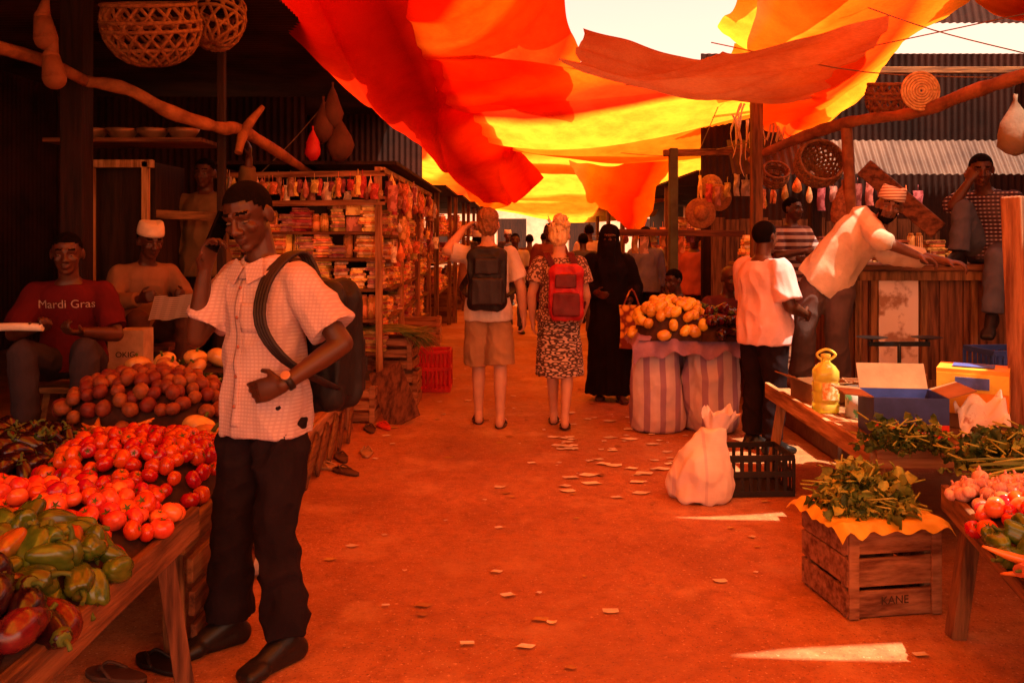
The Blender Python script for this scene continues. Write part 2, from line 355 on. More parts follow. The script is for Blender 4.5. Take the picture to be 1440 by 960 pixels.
    if top:
        e=MB(); inf=top.get('inf',.012); F.torso(e,inf,top.get('hem',-.12),.97,18,minr=(.152,.115),flare=top.get('flare',.02))
        sl=top.get('sleeve',.62)
        for S in 'RL':
            F.arm(e,S,inf*top.get('slinf',1.2),sl,cap=False); e.limb(j['neck']-F.up*.04,j['sh'+S],.042+inf*.7,.05+inf)
        tobj=mobj(remesh(e,cv,3,fold=top.get('fold',.008),fine=fine),top.get('name','shirt'),top['mat'],body)
        if top.get('collar'):
            e=MB(); rs=[]
            for t,k in ((.94,.104),(1.02,.084),(1.045,.074)):
                c,r,f=F.fr(t); rs.append([c+r*k*math.cos(q*math.pi/12)+f*(k*.95*math.sin(q*math.pi/12)+.008)-F.up*(.03*max(0,math.sin(q*math.pi/12))**3) for q in range(24)])
            e.loft(rs,cap=False)
            for x in (-1,1):
                c,r,f=F.fr(.965); a=c+f*.102+r*x*.010; e.quad([a,a+r*x*.06-f*.025+F.up*.03,a+r*x*.085-f*.0-F.up*.035,a+r*x*.03+f*.02-F.up*.065])
            o2=fin(e,'collar',top['mat'],parent=body,local=True); sm=o2.modifiers.new('s','SOLIDIFY'); sm.thickness=.006
        if top.get('placket'):
            bv=BVHTree.FromPolygons([v.co for v in tobj.data.vertices],[p.vertices[:] for p in tobj.data.polygons])
            def pf(t,dx,o):
                c,r,f=F.fr(t); l=bv.ray_cast(c+r*dx+f*.6,-f)[0]
                return (l if l is not None else c+r*dx+f*.15)+f*o
            e=MB(); e.grid(lambda a,b:pf(.88-b*1.0,(a-.5)*.032,.003),3,40); o3=fin(e,'placket',top['mat'],parent=body,local=True); sm=o3.modifiers.new('s','SOLIDIFY'); sm.thickness=.003
            for t in (.82,.62,.42,.22,.02):
                e=MB(); e.ell(pf(t,0,.006),(.007,.003,.007)); fin(e,'button',lipL,parent=body,local=True)
            e=MB(); e.grid(lambda a,b:pf(.72-b*.2,-.11+a*.10,.004),6,6); o4=fin(e,'shirt_pocket',top['mat'],parent=body,local=True); sm=o4.modifiers.new('s','SOLIDIFY'); sm.thickness=.003
    if bot:
        e=MB(); inf=bot.get('inf',.014); F.torso(e,inf*.5,-.12,bot.get('up',.03),8)
        for S in 'RL': F.leg(e,S,inf,bot.get('len',1.93),bot.get('flare',.018),cap=False)
        mobj(remesh(e,cv,3,fold=bot.get('fold',.009),ff=(8,8,9),fine=fine),bot.get('name','trousers'),bot['mat'],body)
    if robe:
        e=MB(); rs=[]; n=16; zb=robe.get('bottom',.06); z1=j['neck'].z-.04; ab=(j['anR']+j['anL'])/2
        for i in range(n+1):
            t=i/n; z=zb+(z1-zb)*t; k=(z-j['pel'].z)/(j['neck'].z-j['pel'].z)
            if z>j['pel'].z: c,r,f=F.fr(k); a,b=rgi(k); a=max(a,.15 if k<.8 else a)*build+robe['inf'];b=max(b,.11 if k<.8 else b)*build+robe['inf']
            else:
                q=(j['pel'].z-z)/(j['pel'].z-zb); c=j['pel'].lerp(V(ab.x,ab.y,zb),q); c.z=z; r=V(1,0,0);f=V(0,1,0); w=robe.get('w',.2); a=(.168*build+robe['inf'])*(1-q)+w*q; b=(.122*build+robe['inf'])*(1-q)+w*.8*q
            rs.append([c+r*a*math.cos(m*math.pi/16)*(1+(.06*(1-t)*math.sin(m*5*math.pi/16)))+f*b*math.sin(m*math.pi/16)*(1+.06*(1-t)*math.sin(m*3)) for m in range(32)])
        e.loft(rs)
        for S in 'RL': F.arm(e,S,robe['inf'],robe.get('sleeve',1.9),cap=False); e.limb(j['neck']-F.up*.055,j['sh'+S],.06,.065)
        if robe.get('hood'):
            e.ell(h(0,-.02,.02),(.102,.122,.12),A); e.limb(h(0,-.02,-.02),j['neck']-F.up*.1,.1,.14); e.ell(h(0,.03,-.08),(.078,.088,.095),A); e.limb(h(0,.05,-.1),j['neck']+V(0,.08,-.18),.06,.09)
        mobj(remesh(e,max(cv,.008),3,fold=robe.get('fold',.016),ff=(8,8,2.5)),robe.get('name','robe'),robe['mat'],body)
        if robe.get('hood'):
            e=MB(); e.ell(h(0,.070,.012),(.062,.052,.022),A); fin(e,'face_opening',skin,parent=body,local=True)
            for x in (-1,1):
                e=MB(); e.ell(h(x*.026,.112,.012),(.013,.008,.007),A,0,12); e.ell(h(x*.026,.1175,.012),(.006,.005,.0065),A,1,10); fin(e,'eye',[eyeW,eyeP],parent=body,local=True)
    for S in 'RL':
        e=MB()
        if feet=='shoe':
            F.foot(e,S,.01); mobj(remesh(e,cv,3),'shoe',feetmat or leatherK,body)
        elif feet=='sandal':
            an=j['an'+S]; fd=j['fd'+S].normalized(); sd=fd.cross(V(0,0,1)).normalized(); rs=[]
            for zz in (0,.014):
                rs.append([an+V(0,0,-.09+zz)+fd*(.065+.13*math.cos(q*math.pi/10))+sd*.047*math.sin(q*math.pi/10) for q in range(20)])
            e.loft(rs); e.tube([an+fd*.1+sd*.045+V(0,0,-.08),an+fd*.115+V(0,0,-.028),an+fd*.1-sd*.045+V(0,0,-.08)],.008,seg=6)
            fin(e,'sandal',feetmat or rubber,parent=body,local=True)
    body.location=loc; body.rotation_euler=(0,0,math.radians(head)); s=H/1.75; body.scale=(s,s,s)
    return body,F,h,tobj
def attach_world(ob,body): ob.location=body.location; ob.rotation_euler=body.rotation_euler; ob.scale=body.scale; return ob
def backpack(body,F,m,m2,label,size=(.3,.17,.46),off=(0,0,0),oneside=None):
    c,r,f=F.fr(.52); B=Matrix((r,f,F.up)).transposed(); c=c-f*(.125+size[1]/2)+B@Vector(off)
    e=MB(); a,b,z=size
    for x in (-1,1):
        for y in (-1,1):
            for w in (-1,1): e.ell(c+B@V(x*(a/2-.06),y*(b/2-.05),w*(z/2-.07)),(.06,.05,.07),B)
    e.box(c,(a-.02,b-.03,z-.14),M=B); e.box(c,(a-.12,b,z-.14),M=B); e.box(c,(a-.12,b-.03,z),M=B); e.box(c,(a-.02,b-.08,z-.12),M=B)
    ob=mobj(remesh(e,.009,8,fold=.011),'backpack',m,label=label,cat='backpack'); attach_world(ob,body)
    e=MB(); e.box(c+B@V(0,-b/2-.005,-.09),(a*.75,.06,z*.42),M=B); e.box(c+B@V(0,-b/2+.01,.1),(a*.6,.05,z*.25),M=B); mobj(remesh(e,.009,7,fold=.006),'pocket',m2,ob)
    for S,x in (('R',1),('L',-1)):
        if oneside and S!=oneside: continue
        sh=F.J['sh'+S]; s0=sh.lerp(F.J['neck'],.38); e=MB(); top=s0+F.up*.065
        p=[c+B@V(x*.09,b/2,z*.38),top-f*.1,top+f*.0,s0+f*.105-F.up*.03,s0+r*x*.03+f*.155-F.up*.17,s0+r*x*.1+f*.1-F.up*.3,c+B@V(x*(a/2-.02),b/2-.02,-z*.3)]
        for dx in (-.021,-.007,.007,.021): e.tube([q+r*dx for q in p],.0085,seg=6)
        fin(e,'strap',m2,parent=ob,local=True)
    return ob
cot=lambda n,c,**k: mat(n,c,tuple(x*.7 for x in c),scale=5,rough=.92,bump=.25,bscale=90,spec=.1,**k)
shirtfg=checks('shirt_checked',(.62,.45,.45),(.50,.33,.33),75,75,.4,kx=.7)
jeanK=cot('jeans_black',(.020,.010,.012)); jeanB=cot('jeans_faded_blue',(.12,.11,.14))
bpK=mat('nylon_black',(.018,.010,.010),rough=.55,bump=.3,bscale=150); bpK2=mat('nylon_charcoal',(.03,.016,.016),rough=.5)
Jf=dict(shR=(.165,-.01,1.40),shL=(-.165,-.01,1.40),elR=(.23,.12,1.17),wrR=(.175,.13,1.42),elL=(-.33,-.05,1.165),wrL=(-.22,.13,1.035),hd=(.03,.055,1.625),neck=(.005,-.005,1.455),
  hipR=(.085,0,.91),hipL=(-.085,0,.91),knR=(.12,.04,.49),anR=(.17,.02,.09),fdR=(.35,1,0),knL=(-.1,.04,.49),anL=(-.12,.01,.09),fdL=(.1,1,0))
fg,FF,fh,ft=person((-.925,3.2,0),150,Jf,1.77,skinD,.005,.90,.008,hr=(math.radians(12),math.radians(-22),math.radians(6)),hair='short',dn=.001,
  top=dict(mat=shirtfg,sleeve=.78,inf=.016,fold=.014,collar=True,placket=True,hem=-.20,slinf=1.8,flare=.02),bot=dict(mat=jeanK,inf=.026,flare=.03,fold=.018),feet='shoe',
  handR=dict(d=(-.25,-.05,1),n=(-1,-.1,0),t=(0,1,.3),c=.5),handL=dict(d=(.85,.35,-.25),n=(.1,-1,0),t=(0,0,1),c=.35),
  label='man in checked short-sleeve shirt and dark jeans talking on a phone')
backpack(fg,FF,bpK,bpK2,'black backpack worn on a man in a checked shirt',(.32,.19,.5),(-.08,.01,-.07),oneside='L')
e=MB(); e.box((.132,.105,1.565),(.014,.065,.145),M=Matrix.Rotation(-.12,3,'Y')@Matrix.Rotation(.4,3,'X')); attach_world(fin(e,'mobile_phone',eyeP,local=True,bevel=.004,label='dark mobile phone held to a man\'s ear',cat='phone'),fg)
wd=(FF.J['wrL']-FF.J['elL']).normalized(); wp=FF.J['wrL']-wd*.02; e=MB(); e.cyl(wp-wd*.011,wp+wd*.011,.034,.033,seg=24)
wt=attach_world(fin(e,'wrist_watch',leatherK,local=True,label='dark wrist watch on a man\'s forearm',cat='watch'),fg)
e=MB(); fn=V(-.3,.6,.6).normalized(); e.cyl(wp+fn*.030,wp+fn*.041,.017,.017,seg=20); fin(e,'watch_face',mat('steel',(.55,.42,.32),rough=.3,metal=.7,bump=0),parent=wt,local=True)
khaki=cot('khaki_shorts',(.48,.26,.12)); grey=cot('tshirt_pale_grey',(.8,.64,.54))
Jw=dict(elL=(-.33,-.02,1.42),wrL=(-.2,.09,1.6),wrR=(.29,.05,.88),elR=(.27,-.02,1.12),knL=(-.08,.1,.49),anL=(-.08,.08,.09),knR=(.1,-.02,.49),anR=(.1,-.08,.09),fdL=(-.1,1,0),fdR=(.1,1,0))
w1,WF,_,_=person((-.2,7.1,0),0,Jw,1.79,skinL,.0075,.98,hair='full',hairmat=hairO,top=dict(mat=grey,sleeve=.75,inf=.018,hem=-.14),
  bot=dict(mat=khaki,len=.98,inf=.03,flare=.035,name='shorts'),feet='sandal',handL=dict(d=(.7,.1,.5),n=(.4,0,-1),t=(0,1,0),c=.5),label='man in pale t-shirt and khaki shorts walking, hand raised')
backpack(w1,WF,bpK,bpK2,'black backpack worn by a walking man in shorts',(.32,.2,.5),(0,0,0))
dress=vor('dress_print',[(.0,(.6,.38,.26)),(.28,(.5,.28,.18)),(.36,(.09,.03,.02)),(.6,(.12,.04,.025)),(.66,(.5,.3,.2))],30)
dress2=vor('dress_skirt_print',[(.0,(.7,.5,.36)),(.3,(.55,.34,.22)),(.38,(.06,.025,.02)),(.62,(.09,.035,.025)),(.7,(.6,.4,.28))],18,(1,1,2.2))
Jd=dict(shR=(.165,-.01,1.4),shL=(-.165,-.01,1.4),wrR=(.2,.14,.95),wrL=(-.23,.06,.9),elR=(.23,0,1.12),elL=(-.235,-.03,1.13),knL=(-.06,.08,.49),anL=(-.05,.12,.09),knR=(.07,-.02,.49),anR=(.05,-.12,.1),fdL=(0,1,0),fdR=(0,1,-.1))
w2,DF,_,_=person((.39,7.05,0),-4,Jd,1.69,skinL,.0075,.95,hair='bun',hairmat=hairB,top=dict(mat=dress,sleeve=.6,inf=.02,hem=-.05,slinf=1.5,name='dress_top'),
  robe=dict(mat=dress2,inf=.012,bottom=.44,w=.2,sleeve=.3,name='dress_skirt'),feet='sandal',label='blonde woman in printed dress and red backpack walking')
bpR=mat('nylon_red',(.6,.02,.02),(.35,.01,.012),rough=.5,bump=.3); backpack(w2,DF,bpR,mat('nylon_dark_red',(.16,.012,.012),rough=.5),'red and dark backpack worn by a woman in a dress',(.3,.2,.46),(.06,0,-.04))
black=cot('robe_black',(.012,.006,.007))
Jb=dict(wrL=(-.2,.12,1.0),elL=(-.26,-.02,1.12),elR=(.24,-.03,1.12),wrR=(.14,.18,1.08),anL=(-.1,.12,.09),anR=(.08,-.04,.09))
w3,BF,_,_=person((.94,8.25,0),178,Jb,1.68,skinD,.009,1.,hair=None,face=False,robe=dict(mat=black,inf=.035,bottom=.07,w=.25,hood=True,fold=.02),feet='sandal',label='woman in long black robe and face veil walking')
e=MB()
for y0 in (-.05,.05): e.grid(lambda a,b:V(-.31+.24*a-.03*math.sin(b*3)*(a-.5),.30+y0*math.sin(a*math.pi)*(.3+b*.7),.97-.42*b),8,10)
e.tube([(-.27,.3,.95),(-.2,.26,1.12),(-.11,.3,.95)],.009)
ob=fin(e,'handbag',vor('bag_print',[(.0,(.95,.6,.08)),(.4,(.85,.4,.05)),(.6,(.2,.03,.01))],14),local=True,label='yellow printed cloth bag on a veiled woman\'s arm',cat='bag'); attach_world(ob,w3)
pink=cot('shirt_pink',(.9,.54,.52))
Jp=dict(elR=(.27,0,1.12),wrR=(.2,.22,1.05),elL=(-.25,.08,1.12),wrL=(-.16,.3,1.1))
person((1.84,6.25,0),-62,Jp,1.68,skinD,.0085,1.12,.06,hr=(.1,0,0),top=dict(mat=pink,sleeve=.85,inf=.022,hem=-.2,slinf=1.5,fold=.013),bot=dict(mat=jeanK,inf=.022),label='stout man in pink t-shirt and black trousers standing')
tanm=cot('tunic_beige',(.72,.50,.33)); trg=cot('trousers_grey',(.12,.07,.06))
capW=checks('knit_cap',(.75,.55,.4),(.35,.12,.06),0,45,.4)
# leaning: upper body tips sideways over the counter while the chest faces the lane
Jt=dict(pel=(-.16,.0,.88),neck=(-.50,.10,1.25),ch=(-.30,.03,1.10),hd=(-.56,.19,1.385),shR=(-.39,.06,1.33),shL=(-.56,.10,1.06),elR=(-.50,.30,1.14),wrR=(-.74,.26,1.03),elL=(-.74,.10,1.02),wrL=(-.93,.24,.99),
 hipR=(-.07,.0,.89),hipL=(-.24,.0,.85),knR=(.02,.07,.48),anR=(.05,.0,.09),knL=(-.20,.06,.46),anL=(-.22,-.03,.09))
person((2.26,6.52,.4),160,Jt,1.75,skinM,.0075,1.0,hr=(math.radians(4),math.radians(-6),math.radians(-14)),hair=('cap',capW),beard=True,top=dict(mat=tanm,sleeve=1.15,inf=.024,hem=-.22,slinf=1.3,fold=.014),bot=dict(mat=trg,inf=.03,flare=.03),
 handR=dict(d=(-1,.2,-.25),n=(0,0,-1),t=(0,1,0),c=.4),handL=dict(d=(-.9,.5,-.1),n=(0,0,-1),t=(0,1,0),c=.4),label='bearded man in beige tunic and knit cap leaning on counter')
plaid=checks('shirt_plaid',(.38,.27,.27),(.025,.010,.018),34,34,.55,(.05,.014,.022))
Jq=dict(pel=(0,-.02,.1),neck=(0,.16,.57),ch=(0,.02,.36),hd=(.01,.25,.725),shR=(.18,.15,.52),shL=(-.18,.14,.52),hipR=(.095,0,.09),hipL=(-.095,0,.09),knR=(.12,.31,.44),anR=(.14,.36,.09),
 knL=(-.12,.42,.07),anL=(-.1,.44,-.36),elR=(.18,.33,.46),wrR=(.07,.33,.64),elL=(-.3,.08,.28),wrL=(-.32,.02,.05),fdR=(.3,1,0),fdL=(0,1,-.4))
person((3.76,6.72,1.34),140,Jq,1.78,skinD,.0075,.98,hr=(math.radians(20),math.radians(-12),0),top=dict(mat=plaid,sleeve=1.0,inf=.018,hem=.0),bot=dict(mat=jeanB,inf=.02,flare=.02),
 handR=dict(d=(-.3,-.2,1),n=(-.2,-1,0),t=(0,0,1),c=.7),label='man in dark plaid shirt and jeans sitting on a counter')
redsh=cot('tshirt_dark_red',(.11,.009,.010))
Js=dict(pel=(0,0,.38),neck=(0,.07,.88),ch=(0,-.0,.64),hd=(0,.13,1.045),shR=(.18,.05,.82),shL=(-.18,.05,.82),hipR=(.1,0,.36),hipL=(-.1,0,.36),knR=(.17,.4,.5),knL=(-.15,.42,.5),anR=(.14,.42,.09),anL=(-.14,.44,.09),
 elR=(.28,.14,.58),wrR=(.12,.33,.63),elL=(-.27,.16,.56),wrL=(-.12,.36,.6))
sm_,SF,sh_,st_=person((-2.64,5.12,.43),196,Js,1.74,skinD,.007,1.0,hr=(math.radians(4),math.radians(-8),0),top=dict(mat=redsh,sleeve=.85,inf=.018,hem=-.03,slinf=1.3),bot=dict(mat=cot('jeans_dark_blue',(.05,.035,.045)),inf=.02),
 handR=dict(d=(-.5,.6,0),n=(0,0,1),t=(0,1,0),c=.7),handL=dict(d=(.5,.6,.1),n=(0,0,1),t=(0,1,0),c=.7),label='seated man in dark red printed t-shirt holding papers')
text("Mardi Gras",.068,Matrix.Translation((0,.3,.745))@Matrix.Rotation(math.pi,4,'Z')@Matrix.Rotation(math.pi/2,4,'X'),mat('print_white',(.8,.62,.5),bump=0),sm_,proj=st_)
paper=mat('paper_white',(.85,.74,.62),(.65,.55,.45),rough=.9,bump=.1)
e=MB(); e.tube([(.38,.38,.64),(.22,.4,.645),(.06,.43,.64)],.022,seg=14); attach_world(fin(e,'paper_roll',paper,local=True,label='rolled white papers held by a seated man',cat='paper'),sm_)
sandy=cot('shirt_brown_stripe',(.28,.13,.065)); capC=cot('cap_white',(.8,.6,.42))
Jn=dict(Js,hd=(0,.15,1.04),elR=(.27,.15,.6),wrR=(.14,.36,.64),elL=(-.27,.15,.6),wrL=(-.14,.36,.64))
nm,NF,_,_=person((-2.70,6.25,.5),222,Jn,1.74,skinD,.008,.97,hr=(0,math.radians(-14),0),hair=('cap',capC),top=dict(mat=sandy,sleeve=1.9,inf=.022,hem=-.03),bot=dict(mat=cot('trousers_brown',(.10,.04,.025)),inf=.02),feet='sandal',
 handR=dict(d=(-.2,1,.2),n=(-1,0,.2),t=(0,0,1),c=.8),handL=dict(d=(.2,1,.2),n=(1,0,.2),t=(0,0,1),c=.8),label='man in white cap and brown shirt reading a newspaper')
news=checks('newsprint',(.62,.48,.37),(.16,.10,.07),14,70,.45,(.62,.48,.36),kx=.3)
e=MB(); e.grid(lambda a,b:V(-.15+.30*a,.48+.12*abs(a-.5)+.12*(b),.50+.17*b+.01*math.sin(a*9)),8,6); attach_world(fin(e,'newspaper',news,local=True,label='open newspaper held by a man in a white cap',cat='newspaper'),nm)
olive=cot('shirt_olive',(.20,.11,.045))
person((-2.60,7.25,.45),176,dict(elL=(-.36,.03,1.5),wrL=(-.40,.08,1.75),elR=(.24,-.02,1.12)),1.78,skinD,.009,1.,hr=(.0,-.1,0),top=dict(mat=olive,sleeve=1.7,inf=.026,hem=-.3,fold=.014),bot=dict(mat=jeanK),label='man in long olive shirt standing with raised arm')
stripe=checks('shirt_striped',(.42,.28,.24),(.06,.02,.025),0,14,.5)
person((2.72,8.3,.3),200,dict(elR=(.25,.1,1.15),wrR=(.02,.24,1.2),elL=(-.25,.1,1.12),wrL=(-.02,.22,1.12)),1.65,skinD,.010,1.,hr=(.3,0,0),top=dict(mat=stripe,sleeve=.9,inf=.02),bot=dict(mat=jeanK),label='person in striped shirt with folded arms behind a counter')
person((2.08,8.35,.12),190,dict(Js,wrR=(.1,.36,.55)),1.75,skinD,.010,1.,hr=(.1,-.1,0),hair=None,top=dict(mat=cot('shirt_maroon',(.14,.04,.05)),sleeve=1.4,inf=.02,hem=-.03),bot=dict(mat=trg),label='bald man in maroon shirt sitting beside a produce stall')
person((1.78,8.9,.1),120,dict(Js),1.7,skinD,.010,1.,hr=(.1,-.2,0),top=dict(mat=cot('shirt_dark',(.05,.03,.03)),sleeve=1.4,inf=.02,hem=-.03),bot=dict(mat=jeanB),label='man in dark shirt and jeans sitting in the market')
crowd=[((-.45,11.5),5,(.35,.15,.08),jeanK),((.05,14),180,(.5,.42,.36),jeanB),((.35,17),0,(.12,.04,.03),jeanK),((2.0,12.6),170,(.6,.56,.5),trg),((1.75,11.2),190,(.2,.18,.4),black),((.75,20),10,(.5,.3,.2),jeanK),
 ((-.1,20),180,(.1,.1,.12),trg),((1.4,15.5),0,(.65,.55,.45),jeanB),((.9,24),180,(.3,.1,.05),trg),((2.35,11.0),160,(.5,.12,.12),jeanK),((.55,12.5),175,(.25,.06,.05),jeanK),((1.1,13.2),0,(.1,.08,.1),trg)]
for i,((x,y),hd,c,bm_) in enumerate(crowd):
    st=U(.05,.16); J_=dict(knL=(-.1,st*.8,.49),anL=(-.1,st,.09),anR=(.1,-st,.1),wrR=(.25,.05+st,.9),wrL=(-.25,.1-st,.9))
    person((x,y,0),hd,J_,U(1.62,1.8),skinD,.015,U(.95,1.08),face=False,hair='short' if i%3 else ('cap',capC),top=dict(mat=cot('crowd_shirt_%d'%i,c),sleeve=.8 if i%2 else 1.8,inf=.022),bot=dict(mat=bm_),
     label=['person in loose shirt walking along the market street','person in long sleeves walking between the stalls'][1-i%2])
# ---------------- ground
m,nt,b=_base('ground_red_concrete'); v,tc=coords(nt,(1,1,1))
c=ramp(nt,nz(nt,v,.9,6,.65),[(.3,(.30,.09,.024)),(.5,(.46,.155,.045)),(.72,(.62,.25,.085))])
c=mixc(nt,ramp(nt,nz(nt,v,14,6,.7),[(.45,(0,0,0)),(.75,(.8,.8,.8))]),c,(.22,.06,.018))
c=mixc(nt,ramp(nt,nz(nt,v,90,3),[(.58,(0,0,0)),(.66,(.7,.7,.7))]),c,(.10,.026,.01))
c=mixc(nt,ramp(nt,nz(nt,v,60,2),[(.64,(0,0,0)),(.68,(.8,.8,.8))]),c,(.7,.40,.20))
c=mixc(nt,ramp(nt,nz(nt,v,2.3,5,.6),[(.55,(0,0,0)),(.66,(.45,.45,.45))]),c,(.66,.33,.14))
c=mixc(nt,ramp(nt,nz(nt,v,.45,4,.6),[(.5,(0,0,0)),(.62,(.5,.5,.5))]),c,(.25,.07,.02))
nt.links.new(c,b.inputs['Base Color']); rr_=ramp(nt,nz(nt,v,1.3,4),[(.4,(.5,.5,.5)),(.65,(.85,.85,.85))]); nt.links.new(rr_,b.inputs['Roughness'])
bumpn(nt,b,nz(nt,v,35,8,.7),.8,.018); GR=m
e=MB(); e.quad([(-150,-60,0),(150,-60,0),(150,250,0),(-150,250,0)]); fin(e,'ground',GR,kind='structure')
# ---------------- platforms and walls
conc=mat('concrete_stained',(.20,.08,.035),(.09,.03,.015),scale=3,bump=.6,bscale=25)
e=MB(); e.box((-3.75,7.4,.215),(2.8,5.0,.43)); fin(e,'raised_platform',conc,(-3.75,7.4,0),label='low stained concrete platform under dark stalls',cat='platform',bevel=.02)
e=MB(); e.box((4.1,7.8,.19),(3.7,3.8,.38)); fin(e,'raised_platform',conc,(4.1,7.8,0),label='low concrete platform beneath the counter stall',cat='platform',bevel=.02)
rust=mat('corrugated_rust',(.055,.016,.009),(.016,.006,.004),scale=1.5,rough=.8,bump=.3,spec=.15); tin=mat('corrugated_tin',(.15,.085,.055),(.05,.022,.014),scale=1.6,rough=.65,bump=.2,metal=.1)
def corr(p,u,v,name,m,**k):
    p=Vector(p);u=Vector(u);v=Vector(v); n=int(u.length/.08)*6; nn=u.cross(v).normalized(); e=MB()
    e.grid(lambda a,b:p+u*a+v*b+nn*.012*math.sin(a*n/6*2*math.pi),n,2); return fin(e,name,m,p,**k)
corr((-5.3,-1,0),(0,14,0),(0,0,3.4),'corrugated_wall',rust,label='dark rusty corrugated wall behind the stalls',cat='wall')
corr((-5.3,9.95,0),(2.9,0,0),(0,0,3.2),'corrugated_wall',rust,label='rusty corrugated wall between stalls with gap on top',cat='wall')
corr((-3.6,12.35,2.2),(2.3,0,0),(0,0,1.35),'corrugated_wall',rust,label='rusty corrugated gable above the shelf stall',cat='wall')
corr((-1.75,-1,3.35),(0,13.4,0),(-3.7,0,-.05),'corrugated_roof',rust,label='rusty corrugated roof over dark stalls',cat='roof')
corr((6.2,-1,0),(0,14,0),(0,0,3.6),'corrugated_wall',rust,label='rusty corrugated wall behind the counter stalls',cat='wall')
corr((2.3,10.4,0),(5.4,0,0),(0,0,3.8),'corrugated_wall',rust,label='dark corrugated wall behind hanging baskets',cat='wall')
corr((2.3,8.9,2.22),(4.0,0,0),(0,.25,.38),'corrugated_roof',tin,label='weathered tin awning edge above stalls',cat='roof')
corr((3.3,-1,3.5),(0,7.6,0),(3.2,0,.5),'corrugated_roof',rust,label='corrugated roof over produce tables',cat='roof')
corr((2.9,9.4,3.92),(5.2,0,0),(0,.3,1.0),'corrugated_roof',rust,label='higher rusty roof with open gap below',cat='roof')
def post(a,b,w,m,label,wz=None): e=MB(); e.beam(a,b,w,wz or w); fin(e,'wooden_post',m,a,label=label,cat='post',bevel=.008)
def pole(pts,r,m,name='wooden_pole',label='rough round wooden pole',cat='pole',wob=.08,seg=10):
    e=MB(); e.tube(pts,r,seg=seg,sub=6,wob=wob); fin(e,name,m,pts[0],label=label,cat=cat)
barkm=mat('bark_pole',(.42,.15,.045),(.16,.05,.018),scale=7,rough=.8,bump=.8,bscale=25)  # orange-brown is the base colour of the bark
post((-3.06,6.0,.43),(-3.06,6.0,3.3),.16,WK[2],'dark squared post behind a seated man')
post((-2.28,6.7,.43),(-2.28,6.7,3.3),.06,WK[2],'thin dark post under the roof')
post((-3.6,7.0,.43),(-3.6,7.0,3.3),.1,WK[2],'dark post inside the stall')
pole([W(118,114,5.9),W(180,126,6.0),W(240,158,6.2),W(310,180,6.5),W(345,186,6.8),W(440,246,8)],[.035,.045,.05,.045,.05,.03],barkm,label='crooked orange-brown branch beam under the roof',wob=.16)
pole([W(335,215,6.6),W(345,182,6.7),W(370,150,6.8)],[.03,.04,.02],barkm,label='short forked branch tied to the beam')
pole([W(-30,60,4.9),W(60,85,5.4),W(120,114,5.9)],.04,barkm,label='crooked branch beam near hanging gourds')
pole([W(1055,225,8.3),W(1120,196,7.6),W(1195,172,7),W(1290,158,6.5),W(1365,130,6.1),W(1460,100,5.6)],[.035,.045,.05,.045,.05,.05],barkm,label='crooked orange-brown log beam above the counter',wob=.16)
pole([W(1190,172,7.05),W(1196,300,7.05),(W(1196,172,7.05).x,7.05,.38)],.045,barkm,label='rough post carrying the log beam')
post((2.32,8.1,.38),(2.32,8.1,2.9),.1,WD[2],'worn post beside the produce stall'); post((1.70,9.0,0),(1.70,9.0,2.5),.09,mat('post_green',(.12,.13,.05),(.06,.045,.02),scale=4),'old green painted post in the market lane')
post((2.75,4.55,0),(2.70,4.6,1.78),.1,WP[2],'pale rough post at the table end')
post((5.0,6.5,.38),(5.0,6.5,4.0),.1,WK[2],'dark post under the high roof'); post((3.3,9.3,.38),(3.3,9.3,4.3),.12,WK[2],'dark post under the high roof')
for a,b in (((1.0,9.2,1.62),(2.5,9.2,1.60)),((1.6,9.0,2.45),(3.4,9.2,2.5)),((2.4,9.4,3.4),(6.2,9.5,3.42)),((-2.9,6.75,1.75),(-1.9,6.85,1.7))):
    e=MB(); e.beam(a,b,.07,.07); fin(e,'wooden_rail',WD[0],a,label='horizontal worn wooden rail between posts',cat='rail',bevel=.006)
# ---------------- canopy cloths
def cloth(NL,NR,FR,FL_,m,sag=.3,rip=.05,k=5,label='',nu=60,nv=50,seed=0,name='canopy_cloth',skew=.6):
    e=MB()
    def f(a,b):
        p=(NL*(1-a)+NR*a)*(1-b)+(FL_*(1-a)+FR*a)*b
        s=4*a*(1-a); s2=4*b*(1-b)
        p=p+V(0,0,-sag*s-sag*.35*s2)
        n=noise.noise(Vector((a*1.6+seed,b*1.6,seed)))*rip*2.
        ph=b*k+skew*a*2+.6*noise.noise(Vector((a*1.3+seed,b*2,1)))
        w=math.sin(ph*math.pi)*rip*.45+(1-abs(math.sin(ph*.5*math.pi+seed)))**6*rip*.8
        cr=noise.noise(Vector((a*2.2+seed,b*16+a*6,seed)))*rip*.4
        ed=noise.noise(Vector((a*4,seed,0)))*.12*(b-.5)*2 if abs(b-.5)>.49 else 0
        ex=noise.noise(Vector((b*3,seed,7)))*.2*(abs(a-.5)*2)**4
        return p+V(noise.noise(Vector((b*4,seed,a*3)))*.04+ex,ed,n+w+cr)
    e.grid(f,nu,nv,uv=True); o=(NL+NR+FR+FL_)/4
    return fin(e,name,m,o,label=label,cat='canopy cloth')
cloth(W(315,-60,6.3),W(560,-60,6.8),W(765,255,13.5),W(680,292,13.5),C_red,.2,.08,4,'long red cloth strung overhead along the lane',nv=90,seed=1,skew=1.5)
cloth(W(470,-60,7.0),W(790,-60,7.2),W(815,122,9.4),W(555,112,9.2),C_mix,.28,.10,3,'orange and red striped cloth strung overhead',seed=2,skew=1)
cloth(W(540,60,8.1),W(1115,75,8.1),W(1100,195,11.5),W(630,195,11.5),C_yr,.25,.09,4,'yellow and red cloth sagging over the lane',seed=3,skew=1)
